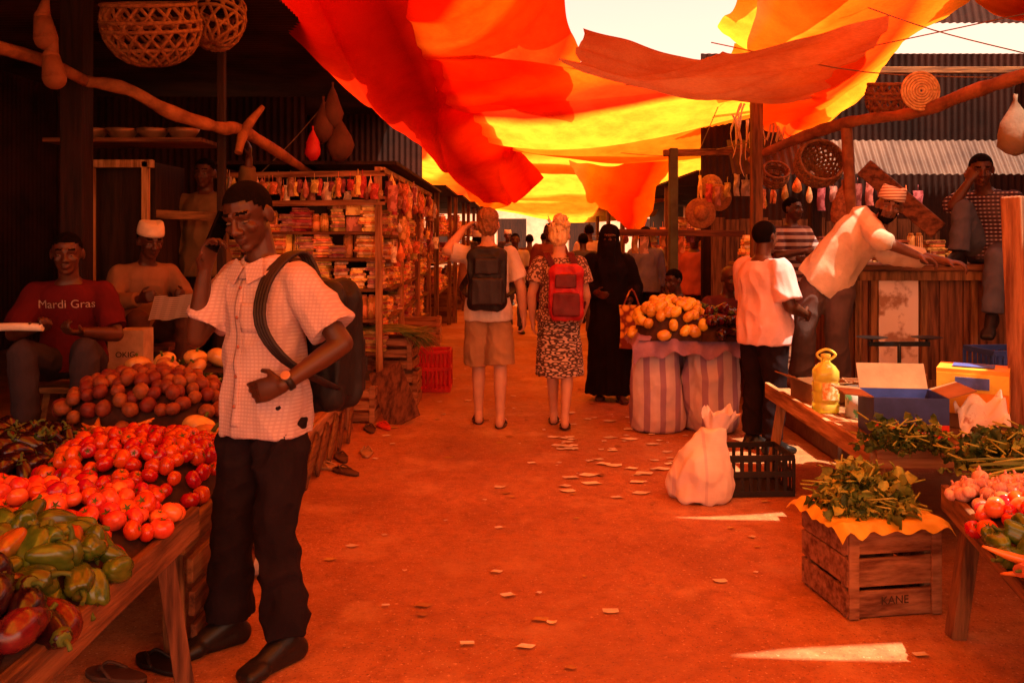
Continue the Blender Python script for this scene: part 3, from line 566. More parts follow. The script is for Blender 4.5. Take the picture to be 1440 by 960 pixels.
cloth(W(610,110,11),W(1085,120,11),W(1040,220,14.5),W(665,230,14.5),C_yel,.3,.10,4,'bright yellow cloth sagging over the lane',seed=4,skew=-1)
cloth(W(640,165,14),W(1040,170,14),W(980,275,19),W(685,278,19),C_yr,.3,.12,4,'yellow and orange cloth over the far lane',seed=5,skew=1)
cloth(W(665,220,19),W(980,215,19),W(920,300,27),W(690,300,27),C_yel,.3,.12,4,'yellow cloth over the far lane',seed=6)
cloth(W(515,165,12.5),W(680,160,12.5),W(715,285,24),W(600,268,24),C_mix,.25,.10,6,'red and orange cloth beside the far roofs',seed=16)
cloth(W(820,40,6.3),W(1250,15,6.2),W(1165,115,7.9),W(790,92,7.4),C_tan,.22,.08,3,'faded tan cloth hanging over the lane',seed=7,skew=1.5)
cloth(W(1035,-50,5.9),W(1400,-60,5.8),W(1150,190,9.6),W(1075,175,9.4),C_org,.15,.08,4,'orange and cream cloth strung from the roof edge',nv=70,seed=8,skew=1.5)
cloth(W(1030,-40,7.5),W(1225,-40,7.5),W(1180,120,9),W(1030,80,9),C_yel,.2,.06,3,'yellow cloth strip by the roof edge',seed=9)
cloth(W(800,225,12),W(950,215,12),W(905,318,12.8),W(868,322,12.8),C_org,.1,.10,3,'orange cloth corner sagging in the lane',nu=30,nv=30,seed=10)
cloth(W(1330,-60,5.6),W(1500,-60,5.6),W(1500,30,6.6),W(1385,5,6.6),C_org,.1,.04,2,'orange cloth end under the roof',nu=20,nv=20,seed=12)
cloth(V(-2.6,-3.5,3.3),V(3.3,-3.5,3.4),V(3.3,2.16,3.43),V(-2.6,2.95,3.4),C_yr,.2,.06,6,'large unseen orange cloth added overhead to shade the ground',seed=13)  # above the frame, added so the near ground lies in shade
cloth(V(-2.6,2.0,3.42),V(3.3,2.46,3.48),V(3.3,3.84,3.45),V(-2.6,4.25,3.4),C_org,.15,.04,4,'unseen orange cloth added overhead, edges shaped for sun patches',seed=15)  # out of view; slanted edges leave slits that throw sun patches
cloth(V(-2.4,3.58,3.5),V(2.75,4.0,3.55),V(2.25,8.0,4.02),V(-2.0,8.0,4.02),C_mix,.10,.05,4,'unseen striped orange cloth added overhead to block sun',seed=14)  # out of view; added and lengthened to keep sun off the lane
fm=mat('fringe_cream',(.9,.64,.36),rough=.9)
for i in range(22):
    p=W(1030+i*4.2,150+U(-10,20)+i*.8,8.9+i*.02); e=MB(); pts=[p]
    for q in range(3): pts.append(pts[-1]+V(U(-.06,.06),U(-.03,.03),-U(.06,.24)))
    e.tube(pts,[.016,.012,.008,.003],seg=5,sub=3,wob=.4); fin(e,'frayed_tassel',fm,p,label='frayed cream cloth tassel hanging from a canopy edge',cat='tassel',group='frayed tassels on the canopy edge')
rope=mat('rope',(.3,.17,.09),rough=.9)
for a,b,s in ((W(880,120,8),W(1440,20,6),.05),(W(1000,60,7),W(1460,110,6.3),.1),(W(1040,80,9),W(980,220,9.5),.0),(W(870,215,11),W(1075,195,8.3),.1),(W(360,250,7.8),W(470,130,7.8),.03),(W(1190,0,6.2),W(1440,75,6),.03)):
    e=MB(); m_=(a+b)/2-V(0,0,s); e.tube([a,m_,b],.005,seg=5,sub=6); fin(e,'rope',rope,a,label='thin rope strung overhead between posts',cat='rope')
# ---------------- woven baskets
wick=mat('wicker',(.34,.14,.045),(.14,.05,.018),scale=30,rough=.8)
def wbasket(c,r,hh,label,n=14,rot=0):
    e=MB(); c=Vector(c)
    for d in (1,-1):
        for i in range(n):
            pts=[]
            for k in range(9):
                t=k/8; th=2*math.pi*i/n+d*t*1.4; ph=t*math.pi*.62; rr=r*math.sin(ph*.95+.15) 
                pts.append(c+V(rr*math.cos(th),rr*math.sin(th),-hh*math.cos(ph)))
            e.tube(pts,.012 if r>.15 else .007,seg=5,sub=1)
    for z,q in ((.37,.95),(-.2,1.0),(.0,1.01),(-.6,.83)):
        e.tube([c+V(r*q*math.cos(a*math.pi/10),r*q*math.sin(a*math.pi/10),hh*z) for a in range(21)],.014,seg=6,sub=1)
    bmesh.ops.rotate(e.bm,verts=e.bm.verts,cent=c,matrix=Matrix.Rotation(rot,3,'X'))
    return fin(e,'woven_basket',wick,c,label=label,cat='basket')
wbasket(W(212,30,5.5),.30,.28,'large open-weave wicker basket hanging under the roof',18,rot=.3)
wbasket(W(305,22,6.0),.19,.25,'smaller wicker basket hanging beside a larger one',12,rot=-.4)
wbasket(W(1250,132,6.9),.17,.2,'open-weave basket hanging from a log beam',12,rot=.2)
wbasket(W(1152,230,7.4),.2,.2,'round bundle of twisted vines hanging from a beam',22,rot=1.2)
wbasket(W(1090,245,8.4),.13,.15,'small wicker basket hanging behind the produce stall',12,rot=.8)
e=MB(); c=W(1295,128,6.4)
for k in range(1,8): e.tube([c+V(.02*k*math.cos(a*math.pi/12),-.01*math.cos(k*.3),.02*k*math.sin(a*math.pi/12)) for a in range(25)],.011,seg=5,sub=1)
fin(e,'round_tray',mat('straw',(.85,.5,.16),(.5,.24,.07),scale=30),c,label='round coiled straw tray hanging from the beam',cat='tray')
for px,py,d,r in ((985,300,9.3,.17),(1010,278,9.4,.15),(1000,262,10,.14)):
    e=MB(); c=W(px,py,d); e.ell(c,(r,.03,r),seg=20); e.ell(c-V(0,.03,0),(r*.5,.07,r*.5),seg=16); fin(e,'straw_hat',mat('straw_orange',(.5,.2,.06),(.25,.09,.03),scale=40),c,label='round straw hat hanging on a market post',cat='hat',group='hats hanging on a market post')
onion_net=mat('net_bag',(.4,.14,.05),(.15,.045,.02),scale=40)
def hangbag(c,r,h,m,label,cat='bag',group=None):
    e=MB(); c=Vector(c); rs=[]; ex=U(.6,1.0)
    for z,k in ((1,.12),(.85,.1),(.6,.45),(.3,.8),(0,1),(-.25,.95),(-.45,.5),(-.5,.1)):
        rs.append([c+V(r*k*math.cos(a*math.pi/6)*(1+U(-.15,.15)),r*k*ex*math.sin(a*math.pi/6)*(1+U(-.15,.15)),h*(z+U(-.03,.03))*.66) for a in range(12)])
    e.loft(rs); return fin(e,'hanging_bag',m,c,label=label,cat=cat,group=group)
hangbag(W(1185,298,7.1),.1,.4,onion_net,'brown net bag hanging from a post')
for px,py,r in ((455,180,.10),(478,205,.12),(468,160,.09)): hangbag(W(px,py,7.6),r,.42,mat('net_dark',(.12,.04,.022)),'dark cloth bag hanging in a bunch under the roof',group='dark bags hanging under the roof')
hangbag(W(440,210,7.4),.07,.3,bpR,'red bag hanging under the roof')
hangbag(W(1428,190,4.9),.1,.35,mat('knit_grey',(.24,.15,.09)),'knitted grey bag hanging by a post')
for px,py in ((60,25),(72,80)):
    e=MB(); c=W(px,py,5.2); e.limb(c,c+V(.02,0,-.13),.05,.07); e.limb(c,c+V(.02,0,.12),.045,.02); fin(e,'gourd',mat('gourd_brown',(.30,.10,.035)),c,label='dried brown gourd hanging near the roof',cat='gourd',group='gourds hanging near the roof')
# ---------------- tables
def table(x0,x1,y0,y1,z,label,rail='R',th=.035,rh=.1,m=WD,rot=0,piv=None):
    o=V((x0+x1)/2,(y0+y1)/2,0); t=empty('market_table',o,label=label,cat='table'); e=MB(); n=max(3,int(abs(x1-x0)/.13)); w=(x1-x0)/n
    for i in range(n): e.box((x0+w*(i+.5),(y0+y1)/2+U(-.02,.02),z-th/2+U(-.004,.004)),(w-.008,y1-y0,th))
    fin(e,'tabletop',m[1],parent=t,bevel=.004)
    xe=x1 if rail=='R' else x0; sg=1 if rail=='R' else -1
    e=MB(); e.box((xe+sg*.016,(y0+y1)/2,z-rh/2+.03),(.03,y1-y0+.04,rh),M=Matrix.Rotation(.015,3,'X')); fin(e,'side_rail',m[1],parent=t,bevel=.004)
    e=MB(); e.box(((x0+x1)/2,y0-.018,z-rh/2+.02),(x1-x0,.03,rh)); fin(e,'end_rail',m[0],parent=t,bevel=.004)
    for x in (x0+.06,x1-.06):
        for y in (y0+.08,y1-.08):
            e=MB(); e.beam((x,y,z-th-.002),(x+U(-.03,.03)+(.05*sg if x==xe-.06*sg else 0),y+U(-.02,.04),0),.06,.06); fin(e,'leg',m[2],parent=t,bevel=.004)
    if rot:
        p=V(*piv,0); t.location=p+Matrix.Rotation(rot,3,'Z')@(t.location-p); t.rotation_euler=(0,0,rot)
    return t
table(-2.05,-1.11,1.2,2.93,.59,'worn wooden table heaped with tomatoes and peppers')
table(-3.0,-1.22,3.12,4.75,.49,'wide low table with vegetables and slatted sides')
table(1.76,2.95,1.5,3.42,.52,'low worn table with onions and tomatoes','L',rot=math.radians(-12),piv=(1.79,3.42))
table(1.74,3.0,4.1,5.75,.54,'low table with cartons, a bottle and a can','L',m=WP)
table(-2.5,-1.32,5.3,7.0,.3,'low slatted stand with greens beside the lane',m=WP)
for i in range(3):
    e=MB(); e.beam((-1.19,3.15+.02*i,.33-.13*i),(-1.19,4.7,.33-.13*i),.025,.09); fin(e,'wooden_plank',WD[1],(-1.19,3.9,.3),label='rough plank nailed below the vegetable table',cat='plank',group='planks below the vegetable table',bevel=.003)
for i in range(5):
    e=MB(); e.beam((-1.28+.01*i,5.25+.3*i,.02),(-1.27,5.6+.3*i,.26),.02,.08); fin(e,'wooden_plank',WD[1],(-1.28,5.4+.3*i,.1),label='slanted rough plank against a low stand',cat='plank',group='planks against the low stand',bevel=.003)
# ---------------- produce
def fruitmesh(kind):
    e=MB()
    if kind=='tomato':
        vs=e.ell((0,0,0),(.034,.034,.029),seg=14)
        for v in vs:
            a=math.atan2(v.co.y,v.co.x); r=math.hypot(v.co.x,v.co.y); v.co.z-=.010*math.exp(-(r/.012)**2)*(1 if v.co.z>0 else -.3); k=1+.04*math.cos(5*a); v.co.x*=k;v.co.y*=k
        for i in range(5):
            a=i*1.257; e.quad([(0,0,.02),(.005*math.cos(a-.6),.005*math.sin(a-.6),.0215),(.016*math.cos(a),.016*math.sin(a),.026),(.005*math.cos(a+.6),.005*math.sin(a+.6),.0215)],1)
    elif kind=='pepper':
        vs=e.ell((0,0,0),(.033,.033,.058),seg=24)
        for v in vs:
            a=math.atan2(v.co.y,v.co.x); k=(.82+.30*abs(math.cos(1.5*a+.4)))*(1+.22*v.co.z/.058)*(1+.1*noise.noise(v.co*40)); v.co.x*=k;v.co.y*=k
            r=math.hypot(v.co.x,v.co.y); v.co.z-=.022*math.exp(-(r/.017)**2)*(1 if v.co.z>0 else -.5); v.co.x+=.010*math.sin(v.co.z*25)
        e.tube([(0,0,.034),(.002,0,.06),(.012,0,.078)],[.010,.005,.006],mi=1,seg=6)
    elif kind=='aubergine':
        rs=[]
        for z,r in ((-.085,.006),(-.08,.022),(-.06,.036),(-.03,.042),(.01,.036),(.04,.027),(.06,.02),(.065,.012)): rs.append([V(r*math.cos(a*math.pi/7)+.012*math.cos(z*18),r*math.sin(a*math.pi/7),z) for a in range(14)])
        e.loft(rs); e.cyl((.006,0,.048),(.006,0,.068),.027,.014,mi=1,seg=8); e.tube([(.006,0,.066),(.01,0,.085),(.02,0,.095)],.006,mi=1,seg=6)
    elif kind=='potato':
        vs=e.ell((0,0,0),(.040,.036,.034),seg=12)
        for v in vs: v.co*=1+.12*noise.noise(v.co*28)
    elif kind=='onion':
        e.ell((0,0,0),(.028,.028,.025),seg=12); e.cyl((0,0,.02),(0,0,.04),.008,.003,seg=6)
    elif kind=='mango':
        vs=e.ell((0,0,0),(.058,.046,.045),seg=14)
        for v in vs: v.co.z+=.01*math.sin(v.co.x*30); v.co*=1+.12*noise.noise(v.co*22)
        e.cyl((-.054,0,0),(-.066,0,.004),.006,.004,mi=1,seg=6)
    elif kind=='squash':
        vs=e.ell((0,0,0),(.085,.085,.065),seg=32)
        for v in vs:
            a=math.atan2(v.co.y,v.co.x); k=1+.06*abs(math.cos(5*a)); v.co.x*=k;v.co.y*=k; r=math.hypot(v.co.x,v.co.y); v.co.z-=.02*math.exp(-(r/.03)**2)*(1 if v.co.z>0 else -1)
        e.tube([(0,0,.04),(.004,0,.07),(.014,0,.085)],[.012,.009,.011],mi=1,seg=6)
    elif kind=='carrot':
        e.tube([(0,0,0),(.07,.005,0),(.15,0,0)],[.018,.013,.003],seg=10); e.tube([(-.03,0,.004),(0,0,0)],[.003,.006],mi=1,seg=5)
    return e
stemG=mat('stem_green',(.10,.15,.025),rough=.6)
gl=lambda n,c1,c2,**k: mat(n,c1,c2,scale=14,rough=.2,bump=.05,spec=.6,rnd=.25,**k)
FM={'tomato':gl('tomato_red',(.62,.018,.006),(.45,.045,.008)),'tomato_pale':gl('tomato_pale',(.8,.15,.05),(.68,.05,.015)),'pepper':gl('pepper_green',(.10,.15,.014),(.03,.06,.007)),'pepper_red':gl('pepper_turning',(.35,.06,.01),(.08,.09,.01)),
 'aubergine':gl('aubergine_purple',(.03,.005,.008),(.012,.003,.005)),'aubred':gl('aubergine_red',(.15,.010,.014),(.04,.004,.006)),'potato':mat('potato_skin',(.30,.07,.03),(.15,.035,.015),scale=30,rnd=.3,rough=.5),'onion':mat('onion_skin',(.8,.5,.4),(.55,.22,.18),scale=20,rough=.35,rnd=.15,st=(3,3,1)),
 'mango':gl('mango_yellow',(.88,.52,.05),(.6,.30,.03)),'squash':gl('squash_orange',(.75,.42,.12),(.55,.27,.07)),'carrot':gl('carrot_orange',(.7,.2,.03),(.5,.12,.02))}
PROT={}
def proto(kind,mk):
    key=(kind,mk)
    if key not in PROT:
        e=fruitmesh(kind); me=bpy.data.meshes.new(kind); e.bm.to_mesh(me); e.bm.free(); me.materials.append(FM[mk]); me.materials.append(stemG); PROT[key]=me
    return PROT[key]
sack=mat('sackcloth',(.06,.018,.010),(.025,.008,.005),scale=20)
def heap(kind,mks,cx,cy,ax,ay,z0,h,sp,label,cat,group,sc_=(.9,1.12),tilt=.5,any_rot=False,rot=0):
    def hz(x,y):
        d=min(1,(abs(x/ax)**2.6+abs(y/ay)**2.6)); return z0+h*(1-d)**.55
    Rm=Matrix.Rotation(rot,3,'Z'); C=V(cx,cy,0)
    e=MB(); e.grid(lambda a,b:C+Rm@V((a*2-1)*ax*.97,(b*2-1)*ay*.97,hz((a*2-1)*ax,(b*2-1)*ay)-.014),14,14)
    fin(e,'heap_lining',sack,(cx,cy,z0),label='dark sackcloth lining under a heap of %s'%(cat+('es' if cat.endswith('o') else 's')),cat='cloth')
    y=-ay; row=0
    while y<=ay:
        x=-ax+(row%2)*sp*.5
        while x<=ax:
            if abs(x/ax)**2.6+abs(y/ay)**2.6<1.08:
                X=x+U(-.25,.25)*sp;Y=y+U(-.25,.25)*sp
                o=link(bpy.data.objects.new(kind,proto(kind,random.choice(mks)))); s=U(*sc_); o.scale=(s,s,s)
                q=C+Rm@V(X,Y,0); o.location=(q.x,q.y,hz(X,Y)+.012+U(-.008,.026))
                o.rotation_euler=(U(-3,3),U(-3,3),U(0,6)) if any_rot else (U(-tilt,tilt),U(-tilt,tilt),U(0,6))
                meta(o,label,cat,group)
            x+=sp
        y+=sp*.87; row+=1
heap('tomato',['tomato_pale','tomato_pale','tomato'],-1.50,2.70,.42,.23,.605,.13,.055,'ripe red-orange tomato in a heap on a wooden table','tomato','tomatoes heaped on the table',tilt=1.4,sc_=(.8,1.15))
heap('tomato',['tomato'],-1.56,3.56,.37,.33,.51,.20,.057,'shiny red tomato in a heap beside the lane','tomato','red tomatoes heaped beside the lane',tilt=1.4,sc_=(.85,1.2))
heap('potato',['potato'],-1.92,4.48,.46,.34,.53,.30,.068,'round reddish potato in a large heap','potato','potatoes heaped on the stand',any_rot=True)
heap('squash',['squash'],-1.85,4.98,.4,.1,.80,.02,.15,'pale orange squash behind a potato heap','squash','squashes behind the potatoes',sc_=(.6,1))
heap('squash',['mango','squash'],-1.42,3.98,.12,.1,.6,.05,.14,'yellow squash beside red tomatoes','squash','squashes beside the tomatoes')
heap('aubergine',['aubergine'],-2.25,3.72,.38,.40,.51,.14,.072,'dark glossy aubergine in a heap','aubergine','dark aubergines heaped on the table',any_rot=True)
heap('carrot',['carrot'],-1.95,4.05,.2,.08,.56,.05,.045,'orange carrot lying between vegetable heaps','carrot','carrots between heaps')
heap('pepper',['pepper']*5+['pepper_red'],-1.44,2.29,.36,.21,.61,.15,.062,'glossy green bell pepper piled on a wooden table','pepper','green peppers piled on the table',any_rot=True,sc_=(.95,1.2))
heap('aubergine',['aubred','aubergine'],-1.38,1.98,.30,.16,.61,.10,.07,'purple-red aubergine piled on a wooden table','aubergine','red aubergines piled on the table',any_rot=True,sc_=(1,1.2))
r12=math.radians(-12)
heap('onion',['onion'],1.87,3.26,.17,.16,.535,.06,.046,'small pink onion on a low table','onion','pink onions on the low table',rot=r12)
heap('tomato',['tomato_pale','tomato'],1.85,2.98,.22,.14,.53,.08,.056,'ripe tomato on a low table','tomato','tomatoes on the low table',tilt=1.2,rot=r12)
heap('pepper',['pepper'],1.81,2.72,.25,.12,.53,.06,.07,'green pepper on a low table','pepper','green peppers on the low table',any_rot=True,rot=r12)
heap('carrot',['carrot'],1.76,2.5,.24,.09,.53,.03,.045,'orange carrot on a low table','carrot','carrots on the low table',rot=r12)
heap('mango',['mango'],1.31,6.98,.32,.27,.76,.26,.072,'yellow mango in a heap on a sack stand','mango','yellow mangoes heaped on sacks',sc_=(.75,1.1),any_rot=True)
heap('aubergine',['aubergine','aubred'],1.68,6.93,.23,.26,.76,.18,.068,'dark aubergine heaped beside mangoes','aubergine','aubergines heaped beside mangoes',any_rot=True)
LG=[mat('leaf_dark',(.05,.085,.012),rough=.5,rnd=.1,bump=.5,bscale=60),mat('leaf_mid',(.15,.20,.025),rough=.5,bump=.5,bscale=60),mat('leaf_yellow',(.46,.46,.08),(.28,.30,.035),rough=.5,bump=.5,bscale=60)]
def leaves(c,rx,ry,h,n,sz,label,w=(1,3,6),cat='greens',group=None,name='greens_bunch',wd=.5):
    e=MB(); c=Vector(c)
    for i in range(n):
        a=U(0,6.28); r=math.sqrt(U(0,1)); t=U(.3,1)
        p=c+V(rx*r*math.cos(a)*t,ry*r*math.sin(a)*t,h*(1-r*r)*t)
        out=V(math.cos(a)*r,math.sin(a)*r,.4+U(-.6,.5)).normalized(); side=out.cross(V(U(-1,1),U(-1,1),U(-1,1))).normalized(); up=side.cross(out).normalized()
        s=sz*U(.6,1.2); mi=random.choices((0,1,2),w)[0]; ph=U(0,6)
        def f(u,v,s=s,p=p,out=out,side=side,up=up,ph=ph):
            wdt=math.sin(min(1,u*1.05+.08)*math.pi)**.6*wd*(1+.16*math.sin(u*17+ph))
            return p+out*s*(u-.2)+side*s*wdt*(v*2-1)+up*s*(.25*math.sin(u*2.5)-.45*u*u+.17*math.sin(v*11+ph+u*9)*abs(v*2-1))
        e.grid(f,6,5,mi)
    for i in range(n//6):
        a=U(0,6.28); q=c+V(rx*.6*math.cos(a),ry*.6*math.sin(a),h*U(.2,.8)); e.tube([q,q+V(U(-.1,.1),U(-.1,.1),U(-.02,.04))],.004,mi=2,seg=5,sub=1)
    return fin(e,name,LG,c,label=label,cat=cat,group=group)
for dx,dy,hh in ((-.09,-.09,.11),(.07,-.10,.13),(0,.06,.22),(.11,.03,.18),(-.04,0,.25),(-.11,.05,.15)): leaves((1.535+dx,3.70+dy,.385),.12,.11,hh,90,.062,'yellow-green wilted leafy greens heaped on a crate',(2,4,8),group='greens heaped on the crate',wd=.5)
for dx in (0,.16): leaves((1.76+dx,4.0,.57),.15,.14,.16,130,.04,'dark green herbs bunch on the table',(5,5,1),group='herb bunches on the tables')
for x,y in ((2.05,3.72),(2.2,3.85),(2.42,3.9),(2.2,3.6),(2.42,3.55),(2.6,3.7)): leaves((x,y,.54),.19,.15,.18,130,.045,'dark green herbs bunch on the table',(5,5,1),group='herb bunches on the tables')
for i in range(30):
    e=MB(); p=V(2.05+U(0,.4),3.36+U(-.1,.08),.6+U(0,.07)); e.tube([p,p+V(-.14,-.03,.015),p+V(-.28,-.02+U(-.04,.04),0)],[.008,.006,.003],seg=6); fin(e,'spring_onion',LG[i%2+1],p,label='thin green stalk lying on the table',cat='spring onion',group='green stalks on the table')
for x,y in ((-2.2,5.35),(-2.0,5.6),(-1.75,5.5),(-2.3,5.8)): leaves((x,y,.5),.2,.2,.25,90,.06,'dark leafy greens behind the potato heap',(8,2,0),group='greens behind the potatoes')
for x,y in ((-1.45,5.6),(-1.55,6.0),(-1.5,6.5)): leaves((x,y,.32),.15,.2,.15,70,.06,'greens on a low stand beside the lane',(4,3,2),group='greens on the low stand')
# ---------------- crates
def crate(c,w,d,h,rz,m,label,name='wooden_crate',n=3,gap=.25):
    e=MB(); M=Matrix.Rotation(rz,3,'Z'); c=Vector(c)
    def B(p,s,T=None): e.box(c+M@Vector(p),s,M=M@T if T else M)
    t=.016; sh=h/n*(1-gap)
    for i in range(n):
        z=h/n*(i+.5)
        for s in (-1,1):
            B((0,s*(d/2-t/2),z+U(-.004,.004)),(w,t,sh*U(.92,1.05)),Matrix.Rotation(U(-.012,.012),3,'Y')); B((s*(w/2-t/2),0,z+U(-.004,.004)),(t,d-2*t-.004,sh*U(.92,1.05)),Matrix.Rotation(U(-.012,.012),3,'X'))
    for x in (-1,1):
        for y in (-1,1): B((x*(w/2-.03),y*(d/2-.032-t),h/2),(.045,.03,h))
        B((x*(w/2-.025),-d/2-.006,h/2),(.045,.012,h-.01))
    for i in range(4): B((-w/2+w/4*(i+.5),0,.012),(w/4-.02,d-2*t-.07,.012))
    ob=fin(e,name,m,c,label=label,cat='crate',bevel=.003); return ob,M
ang=math.radians(9)
cc=V(1.545,3.70,0); cr,cM=crate(cc,.42,.38,.38,ang,WP[0],'old slatted wooden crate with handwritten letters and greens',n=3,gap=.10)
text("KANE",.048,Matrix.Rotation(ang,4,'Z')@Matrix.Translation((.0,-.1925,.07))@Matrix.Rotation(math.pi/2,4,'X'),mat('ink_faded',(.09,.04,.02),bump=0),cr)
e=MB()
def cf(a,b):
    x=(a-.5)*.52;y=(b-.5)*.48; p=cM@V(x,y,0); ov=max(0,abs(x)-.215)+max(0,abs(y)-.195)
    return V(1.545+p.x,3.70+p.y,.396-ov*.75+.02*noise.noise(V(a*9,b*9,0))*(1 if ov>0 else .3)+ (.012*math.sin(a*30) if ov>.03 else 0))
e.grid(cf,30,30); fin(e,'yellow_cloth',mat('cloth_plastic_yellow',(.88,.55,.05),(.65,.36,.03),rough=.5),(1.545,3.70,.38),label='yellow plastic cloth draped over a wooden crate',cat='cloth')
def plcrate(c,w,d,h,rz,m,label):
    e=MB(); M=Matrix.Rotation(rz,3,'Z'); c=Vector(c)
    def B(p,s): e.box(c+M@Vector(p),s,M=M)
    t=.012
    for z in (h-.015,.02,h*.55):
        for s in (-1,1): B((0,s*(d/2),z),(w+t,t,.035)); B((s*(w/2),0,z),(t,d-t,.035))
    for s in (-1,1):
        for i in range(9): B((-w/2+w*i/8,s*(d/2-.003),h/2),(.022,t*.6,h-.04))
        for i in range(7): B((s*(w/2-.003),-d/2+d*i/6,h/2),(t*.6,.022,h-.04))
    B((0,0,.008),(w,d,.01)); return fin(e,'plastic_crate',m,c,label=label,cat='crate',bevel=.002)
plcrate((1.48,5.3,0),.42,.34,.25,.05,mat('plastic_black',(.03,.022,.02),rough=.5,bump=.1),'black plastic crate on the ground beside a sack')
plcrate((-.8,8.75,0),.34,.3,.42,.0,mat('plastic_red',(.7,.02,.01),rough=.4,bump=.1),'tall red plastic crate standing by the stall')
plcrate((3.15,5.5,.55),.3,.3,.3,.1,mat('plastic_blue',(.04,.08,.35),rough=.4,bump=.1),'blue plastic crate on the table')
for i,(x,y,z,w) in enumerate(((-1.1,8.1,0,.45),(-1.12,8.1,.33,.42),(-1.35,7.35,0,.4),(-1.05,9.6,0,.5),(-1.05,9.6,.36,.5),(-1.75,7.35,0,.4),(-1.55,7.4,.33,.42))):
    crate((x,y,z),w,.4,.31,U(-.1,.1),WP[0],'slatted wooden crate stacked beside the shelves',gap=.3)
def sackobj(c,r,h,m,label,lean=(0,0),top=.5,name='sack',ruffle=0,fold=.022,prof=None,ff=(9,9,5),lump=.16,sm=3):
    e=MB(); c=Vector(c); rs=[]; N=32; H_=prof or [(0,.75),(.03,.98),(.15,1.15),(.35,1.2),(.6,1.1),(.8,.95),(.93,top+.12),(1,top)]
    sd=U(0,9)
    for z,k in H_: rs.append([c+V(lean[0]*z*z+r*k*math.cos(a*2*math.pi/N)*(1+lump*noise.noise(V(math.cos(a*2*math.pi/N)*1.3+sd,math.sin(a*2*math.pi/N)*1.3,z*2))),lean[1]*z+r*.85*k*math.sin(a*2*math.pi/N)*(1+lump*noise.noise(V(sd,math.cos(a*2*math.pi/N),z*2+3))),h*z) for a in range(N)])
    e.loft(rs,cap=True); me=remesh(e,.012,sm,fold=fold,ff=ff); me.transform(Matrix.Translation(-c)); ob=mobj(me,name,m,label=label,cat='sack'); ob.location=c
    if ruffle:
        e=MB(); rr=[]
        for i in range(7):
            t=i/6; rr.append([c+V(lean[0]+.03*t+r*(top*.75+ruffle*t)*math.cos(a*math.pi/24)*(1+.14*t*math.sin(a*.79+sd)),lean[1]+r*(top*.75+ruffle*t)*.7*math.sin(a*math.pi/24)*(1+.14*t*math.sin(a*1.05)),h*.93+t*.12*(1+.6*noise.noise(V(math.cos(a*math.pi/24)*2,math.sin(a*math.pi/24)*2,sd)))) for a in range(48)])
        e.loft(rr,cap=False); fin(e,'sack_mouth',m,parent=ob)
    return ob
spu=checks('sack_purple_striped',(.62,.46,.46),(.62,.46,.46),8,0,.38,(.30,.14,.24),kx=.85)
swh=checks('sack_white_woven',(.88,.70,.60),(.84,.66,.56),6,60,.10,(.62,.40,.42),kx=.5)
sackobj((1.17,6.92,0),.195,.76,spu,'purple striped woven sack standing full',top=.8,fold=.022,ff=(6,6,3),lump=.25)
sackobj((1.62,6.90,0),.20,.74,spu,'purple striped woven sack supporting produce',top=.8,fold=.022,ff=(6,6,3),lump=.25)
sackobj((1.38,7.27,0),.20,.74,spu,'purple striped woven sack behind two others',top=.8,fold=.02)
sackobj((1.12,5.1,0),.175,.43,swh,'white woven sack slumped beside a crate',lean=(.10,0),top=.42,ruffle=.28,fold=.020,ff=(9,9,4),lump=.35,prof=[(0,.9),(.04,1.08),(.2,1.14),(.45,1.02),(.65,.86),(.82,.66),(.94,.50),(1,.42)])
e=MB(); e.grid(lambda a,b:V(.95+.91*a,6.67+.60*b+.02*math.sin(a*30)*(b<.1),.785+.03*noise.noise(V(a*6,b*6,3))-.15*max(0,.14-b)/.14*(1+.6*noise.noise(V(a*7,0,5)))-(.08*max(0,.06-min(a,1-a))/.06)),50,24); fin(e,'purple_cloth',mat('cloth_purple',(.34,.19,.30),(.22,.11,.19)),(1.4,7,.74),label='purple sack cloth draped under a produce heap',cat='cloth')
# ---------------- counter
ct=empty('wooden_counter',(3.3,6.85,.38),label='tall patched wooden counter with pale door panel',cat='counter')
e=MB()
for i in range(9): e.box((2.62+.18*i,6.5,.86),(.172,.03,.92))
e.box((2.55,6.85,.86),(.03,.7,.92)); fin(e,'front_panel',WD[2],parent=ct,bevel=.003)
e=MB(); e.box((3.38,6.83,1.33),(1.8,.82,.045)); fin(e,'countertop',WD[0],parent=ct,bevel=.006)
e=MB(); e.box((2.93,6.475,.9),(.3,.02,.68)); fin(e,'door',mat('paint_pale_peeling',(.8,.62,.5),(.35,.18,.1),scale=6,con=(.4,.5)),parent=ct,bevel=.003)
e=MB()
for x in (2.62,2.74,3.12,3.5,4.0): e.box((x,6.468,.86),(.05,.03,.93))
for z in (1.27,.45): e.box((3.4,6.445,z),(1.7,.02,.07))
fin(e,'frame',WD[2],parent=ct,bevel=.003)
black_m=mat('iron_black',(.02,.018,.017),rough=.4,metal=.6)
e=MB(); c=V(2.55,5.62,.56); e.box(c+V(0,0,.02),(.22,.14,.04)); e.cyl(c+V(0,0,.03),c+V(0,0,.30),.012); e.beam(c+V(-.2,0,.3),c+V(.2,0,.3),.02,.03)
for x in (-.18,.18): e.cyl(c+V(x,0,.33),c+V(x,0,.345),.03,.1,seg=20); e.cyl(c+V(x,0,.3),c+V(x,0,.33),.008)
fin(e,'weighing_scale',black_m,c,label='black balance weighing scale on the table',cat='scale')
oil,nt,b=_base('oil_yellow'); b.inputs['Base Color'].default_value=(1.,.90,.15,1); b.inputs['Roughness'].default_value=.06; b.inputs['Transmission Weight'].default_value=.6; b.inputs['IOR'].default_value=1.2; b.inputs['Coat Weight'].default_value=.6
c=V(1.83,4.98,.545); e=MB(); rs=[]
